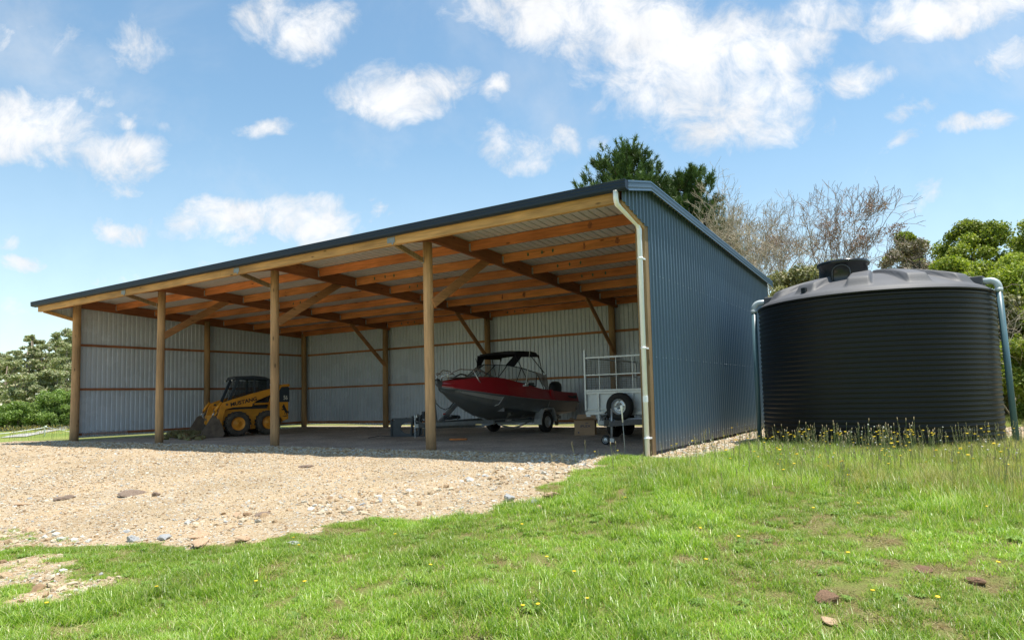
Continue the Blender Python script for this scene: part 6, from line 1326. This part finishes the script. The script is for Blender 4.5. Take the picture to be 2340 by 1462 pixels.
def rock(g, flat=0.6, m_=None):
    bm = bmesh.new(); bmesh.ops.create_icosphere(bm, subdivisions=1 if m_ is None else 2, radius=1.0); k = g.normal(size=(4, 3)); k /= np.linalg.norm(k, axis=1)[:, None]; dd = g.uniform(0.45, 0.8, 4); sx = g.uniform(0.7, 1.2)
    for v_ in bm.verts:
        c = np.array(v_.co)*g.uniform(0.88, 1.08)
        for a, b_ in zip(k, dd):
            t = c@a
            if t > b_: c = c-a*(t-b_)
        v_.co = Vector((c[0]*sx, c[1], c[2]*flat))
    if m_ is not None:
        bmesh.ops.subdivide_edges(bm, edges=bm.edges[:], cuts=1, use_grid_fill=True); off = Vector(g.uniform(0, 50, 3))
        for v_ in bm.verts: v_.co = v_.co*(1+0.30*mnoise.noise(v_.co*1.7+off)+0.16*mnoise.noise(v_.co*5+off))
    me = bpy.data.meshes.new('rock'); bm.to_mesh(me); bm.free(); me.materials.append(m_ or mst); return me
rk = [rock(gr, gr.uniform(0.45, 0.8)) for k in range(8)]
def stones(name, n, box, s0, s1, zone, label, pw=2.2):
    x, y = grow(n, *box); k = zone(x, y); x, y = x[k], y[k]; n = len(x); s_ = s0+(s1-s0)*gr.random(n)**pw
    return scatter(name, np.stack([x, y, T(x, y)+s_*0.1], 1), np.stack([gr.normal(0, .3, n), gr.normal(0, .3, n), gr.uniform(0, 6.28, n)], 1), s_, gr.integers(0, 8, n), rk, label, 'gravel')
yard = lambda x, y: (zone_gravel(x, y) > 0.5) & (zone_floor(x, y) < 0.4)
stones('gravel_stones', 60000, (9.5, 20.6, -9.5, -0.3), 0.005, 0.021, lambda x, y: yard(x, y) & (np.hypot(x-23.8, y+10.7) < 16), 'loose cream and orange crushed stone lying on the yard')
edge = lambda x, y: (np.abs(sdf(x, y, GRASSLINE+GRAVEL[24:])+0.35) < 0.75+0.0*x) 
stones('edge_stones', 5200, (13.5, 20.3, -9.2, -0.8), 0.015, 0.060, lambda x, y: (zone_gravel(x, y) > 0.25) & (sdf(x, y, GRAVEL) < 1.3) & (fbm(x*1.2, y*1.2, 81) > 0.46), 'coarse broken stones along the edge of the grass', 2.6)
stones('far_gravel_stones', 12000, (-3, 13, -6.5, -0.1), 0.008, 0.035, yard, 'scattered stones on the far part of the yard')
stones('strip_stones', 3800, (19.6, 20.7, -0.7, 8.0), 0.018, 0.05, lambda x, y: zone_gravel(x, y) > 0.4, 'white stones in the strip along the side wall', 1.2)
stones('pad_stones', 4000, (23.5, 29, 4, 9), 0.01, 0.04, lambda x, y: zone_gravel(x, y) > 0.4, 'grey stones on the pad around the tank', 1.6)
stones('threshold_stones', 9000, (0, 19.2, -1.3, -0.1), 0.010, 0.042, lambda x, y: zone_gravel(x, y) > 0.5, 'coarse stones along the open front of the shed', 1.8)

# single stones and clods one can point at
mclod = mat('brown_clod', (0.36, 0.215, 0.125), col2=(0.22, 0.125, 0.07), rough=0.95, var=0.3, scale=9, bump=0.8)
mslab = mat('tan_slab', (0.50, 0.34, 0.21), rough=0.9, var=0.25, scale=6, bump=0.4); mgreys = mat('grey_rock', (0.36, 0.365, 0.36), rough=0.85, var=0.25, scale=7, bump=0.4); mdark = mat('dark_earth_clod', (0.26, 0.19, 0.14), rough=0.95, var=0.3, scale=8, bump=0.6)
RK = [((23.07, -6.11), 0.068, 0.75, mclod, 'fist sized brown clod of earth in the short grass, the biggest one there'), ((23.14, -6.50), 0.055, 0.35, mslab, 'flat pale stone in the grass just below the brown clod'),
 ((23.57, -5.38), 0.07, 0.35, mclod, 'low brown soil clod in the grass, left of a pair near the right edge'), ((23.87, -5.45), 0.08, 0.3, mclod, 'low brown soil clod nearest the right edge of the grass'),
 ((13.87, -5.48), 0.13, 0.35, mdark, 'large dark flat clod on the gravel, left of centre'), ((14.34, -5.38), 0.07, 0.6, mdark, 'small dark clod right beside the large dark flat one'), ((12.95, -5.91), 0.11, 0.35, mdark, 'dark flat clod with a reddish stone left of the large one'),
 ((12.70, -6.33), 0.09, 0.4, mslab, 'tan flat stone at the left edge of the yard'), ((17.06, -5.70), 0.10, 0.25, mdark, 'thin brown slab lying on the middle of the gravel'), ((16.75, -5.80), 0.06, 0.5, mslab, 'tan stone left of the thin brown slab'),
 ((17.83, -6.50), 0.075, 0.55, mslab, 'blocky tan stone at the grass edge, upper right of the broken slabs'), ((17.50, -6.72), 0.11, 0.3, mslab, 'broken tan slab in the stone heap at the grass edge'), ((17.20, -6.55), 0.12, 0.28, mslab, 'widest tan slab in the stone heap at the grass edge'),
 ((16.85, -6.72), 0.09, 0.4, mgreys, 'grey jagged stone left of the tan slabs'), ((16.61, -6.90), 0.08, 0.5, mgreys, 'pale grey stone at the left end of the stone heap'), ((19.58, -4.39), 0.085, 0.6, mgreys, 'grey rock on the gravel, left of the two by the grass tongue'),
 ((19.95, -4.45), 0.065, 0.6, mgreys, 'grey rock touching the grass, right of the two by the grass tongue'), ((20.02, -4.18), 0.11, 0.3, mslab, 'long tan slab at the tip of the gravel in the grass'), ((20.10, -4.62), 0.05, 0.7, mslab, 'small orange stone in the grass below the long tan slab'),
 ((20.05, -3.65), 0.05, 0.6, mslab, 'orange stone in the grass above the long tan slab'), ((14.67, -3.08), 0.12, 0.3, mdark, 'dark flat clod on the gravel in front of the middle bays'), ((14.67, -7.05), 0.09, 0.35, mslab, 'reddish tan stone near the lower left of the yard'), ((18.40, -6.35), 0.07, 0.3, mgreys, 'thin pale grey stone lying at the grass edge')]
for i, (p, s_, fl, m_, lb) in enumerate(RK):
    me = rock(gr, fl, m_); o = bpy.data.objects.new('rock', me); root_col.objects.link(o); x, y = p; o.location = (x, y, float(T(x, y))+s_*fl*0.35); o.scale = (s_*gr.uniform(1, 1.35), s_*gr.uniform(.8, 1), s_); o.rotation_euler = (gr.normal(0, .12), gr.normal(0, .12), gr.uniform(0, 6.28)); tag(o, lb, 'stone')
# prominent dandelions
FL = [((18.8, -6.62), 'yellow dandelion at the left end of the grass tongue'), ((19.44, -6.06), 'yellow dandelion near the grass edge, left of the middle'), ((18.42, -6.36), 'tiny yellow dandelion by the thin grey stone'), ((19.22, -7.36), 'lone yellow dandelion in the lush grass, lower left of the middle'), ((18.13, -8.31), 'yellow dandelion in the bottom left grass'),
 ((21.52, -7.01), 'yellow dandelion, right of a close pair near the bottom middle'), ((21.44, -7.07), 'yellow dandelion, left of a close pair near the bottom middle'), ((23.32, -6.03), 'large yellow dandelion right of the brown clod'), ((23.66, -5.99), 'orange yellow dandelion second to the right of the brown clod'), ((22.3, -5.23), 'yellow dandelion in the middle right grass'),
 ((21.96, -5.13), 'yellow dandelion left of the one in the middle right grass'), ((22.7, -4.15), 'yellow dandelion at the edge of the long grass'), ((23.11, -5.33), 'yellow dandelion between the clods and the long grass'), ((20.92, -4.26), 'bright yellow dandelion pair above the middle of the grass'), ((21.77, -6.84), 'yellow dandelion in the bottom middle grass'), ((20.39, -5.43), 'yellow dandelion below the rocks at the grass tongue')]
fm = stalk(0.075, 'yellow', gr)
for (x, y), lb in FL:
    o = bpy.data.objects.new('dandelion', fm); root_col.objects.link(o); o.location = (x, y, float(T(x, y))); o.rotation_euler = (gr.normal(0, .1), gr.normal(0, .1), gr.uniform(0, 6.28)); o.scale = (0.85,)*3; tag(o, lb, 'dandelion', 'single dandelions in the short grass')

# electric fence tape at the left
P1 = Vector((-17.4, 6.4, 0)); P1.z = float(T(P1.x, P1.y))
t = thing('fence_post', P1, 'white plastic fence post with tapes tied to it in the left paddock', 'fence post')
mw = mat('white_fence_plastic', (0.80, 0.80, 0.76), rough=0.5)
mb = MB(); mb.tube([(0, 0, -0.1), (0, 0, 0.50)], 0.028, 8); mb.tube([(-0.12, 0, 0.46), (0.14, 0, 0.54)], 0.04, 8); mb.build('post', mw, t)
mb = MB(); q = [(-0.1, 0, 0.46), (-0.9, -1.2, 0.26), (-1.8, -3.0, 0.12), (-2.2, -5.0, 0.06), (-2.2, -7.5, 0.05)]; mb.tube(q, 0.026, 6); mb.build('tape', mw, t)
mb = MB(); mb.tube([(0.1, 0, 0.5), (1.2, 0.6, 0.24), (2.2, 1.1, 0.05)], 0.014, 6); mb.build('tape', mw, t)
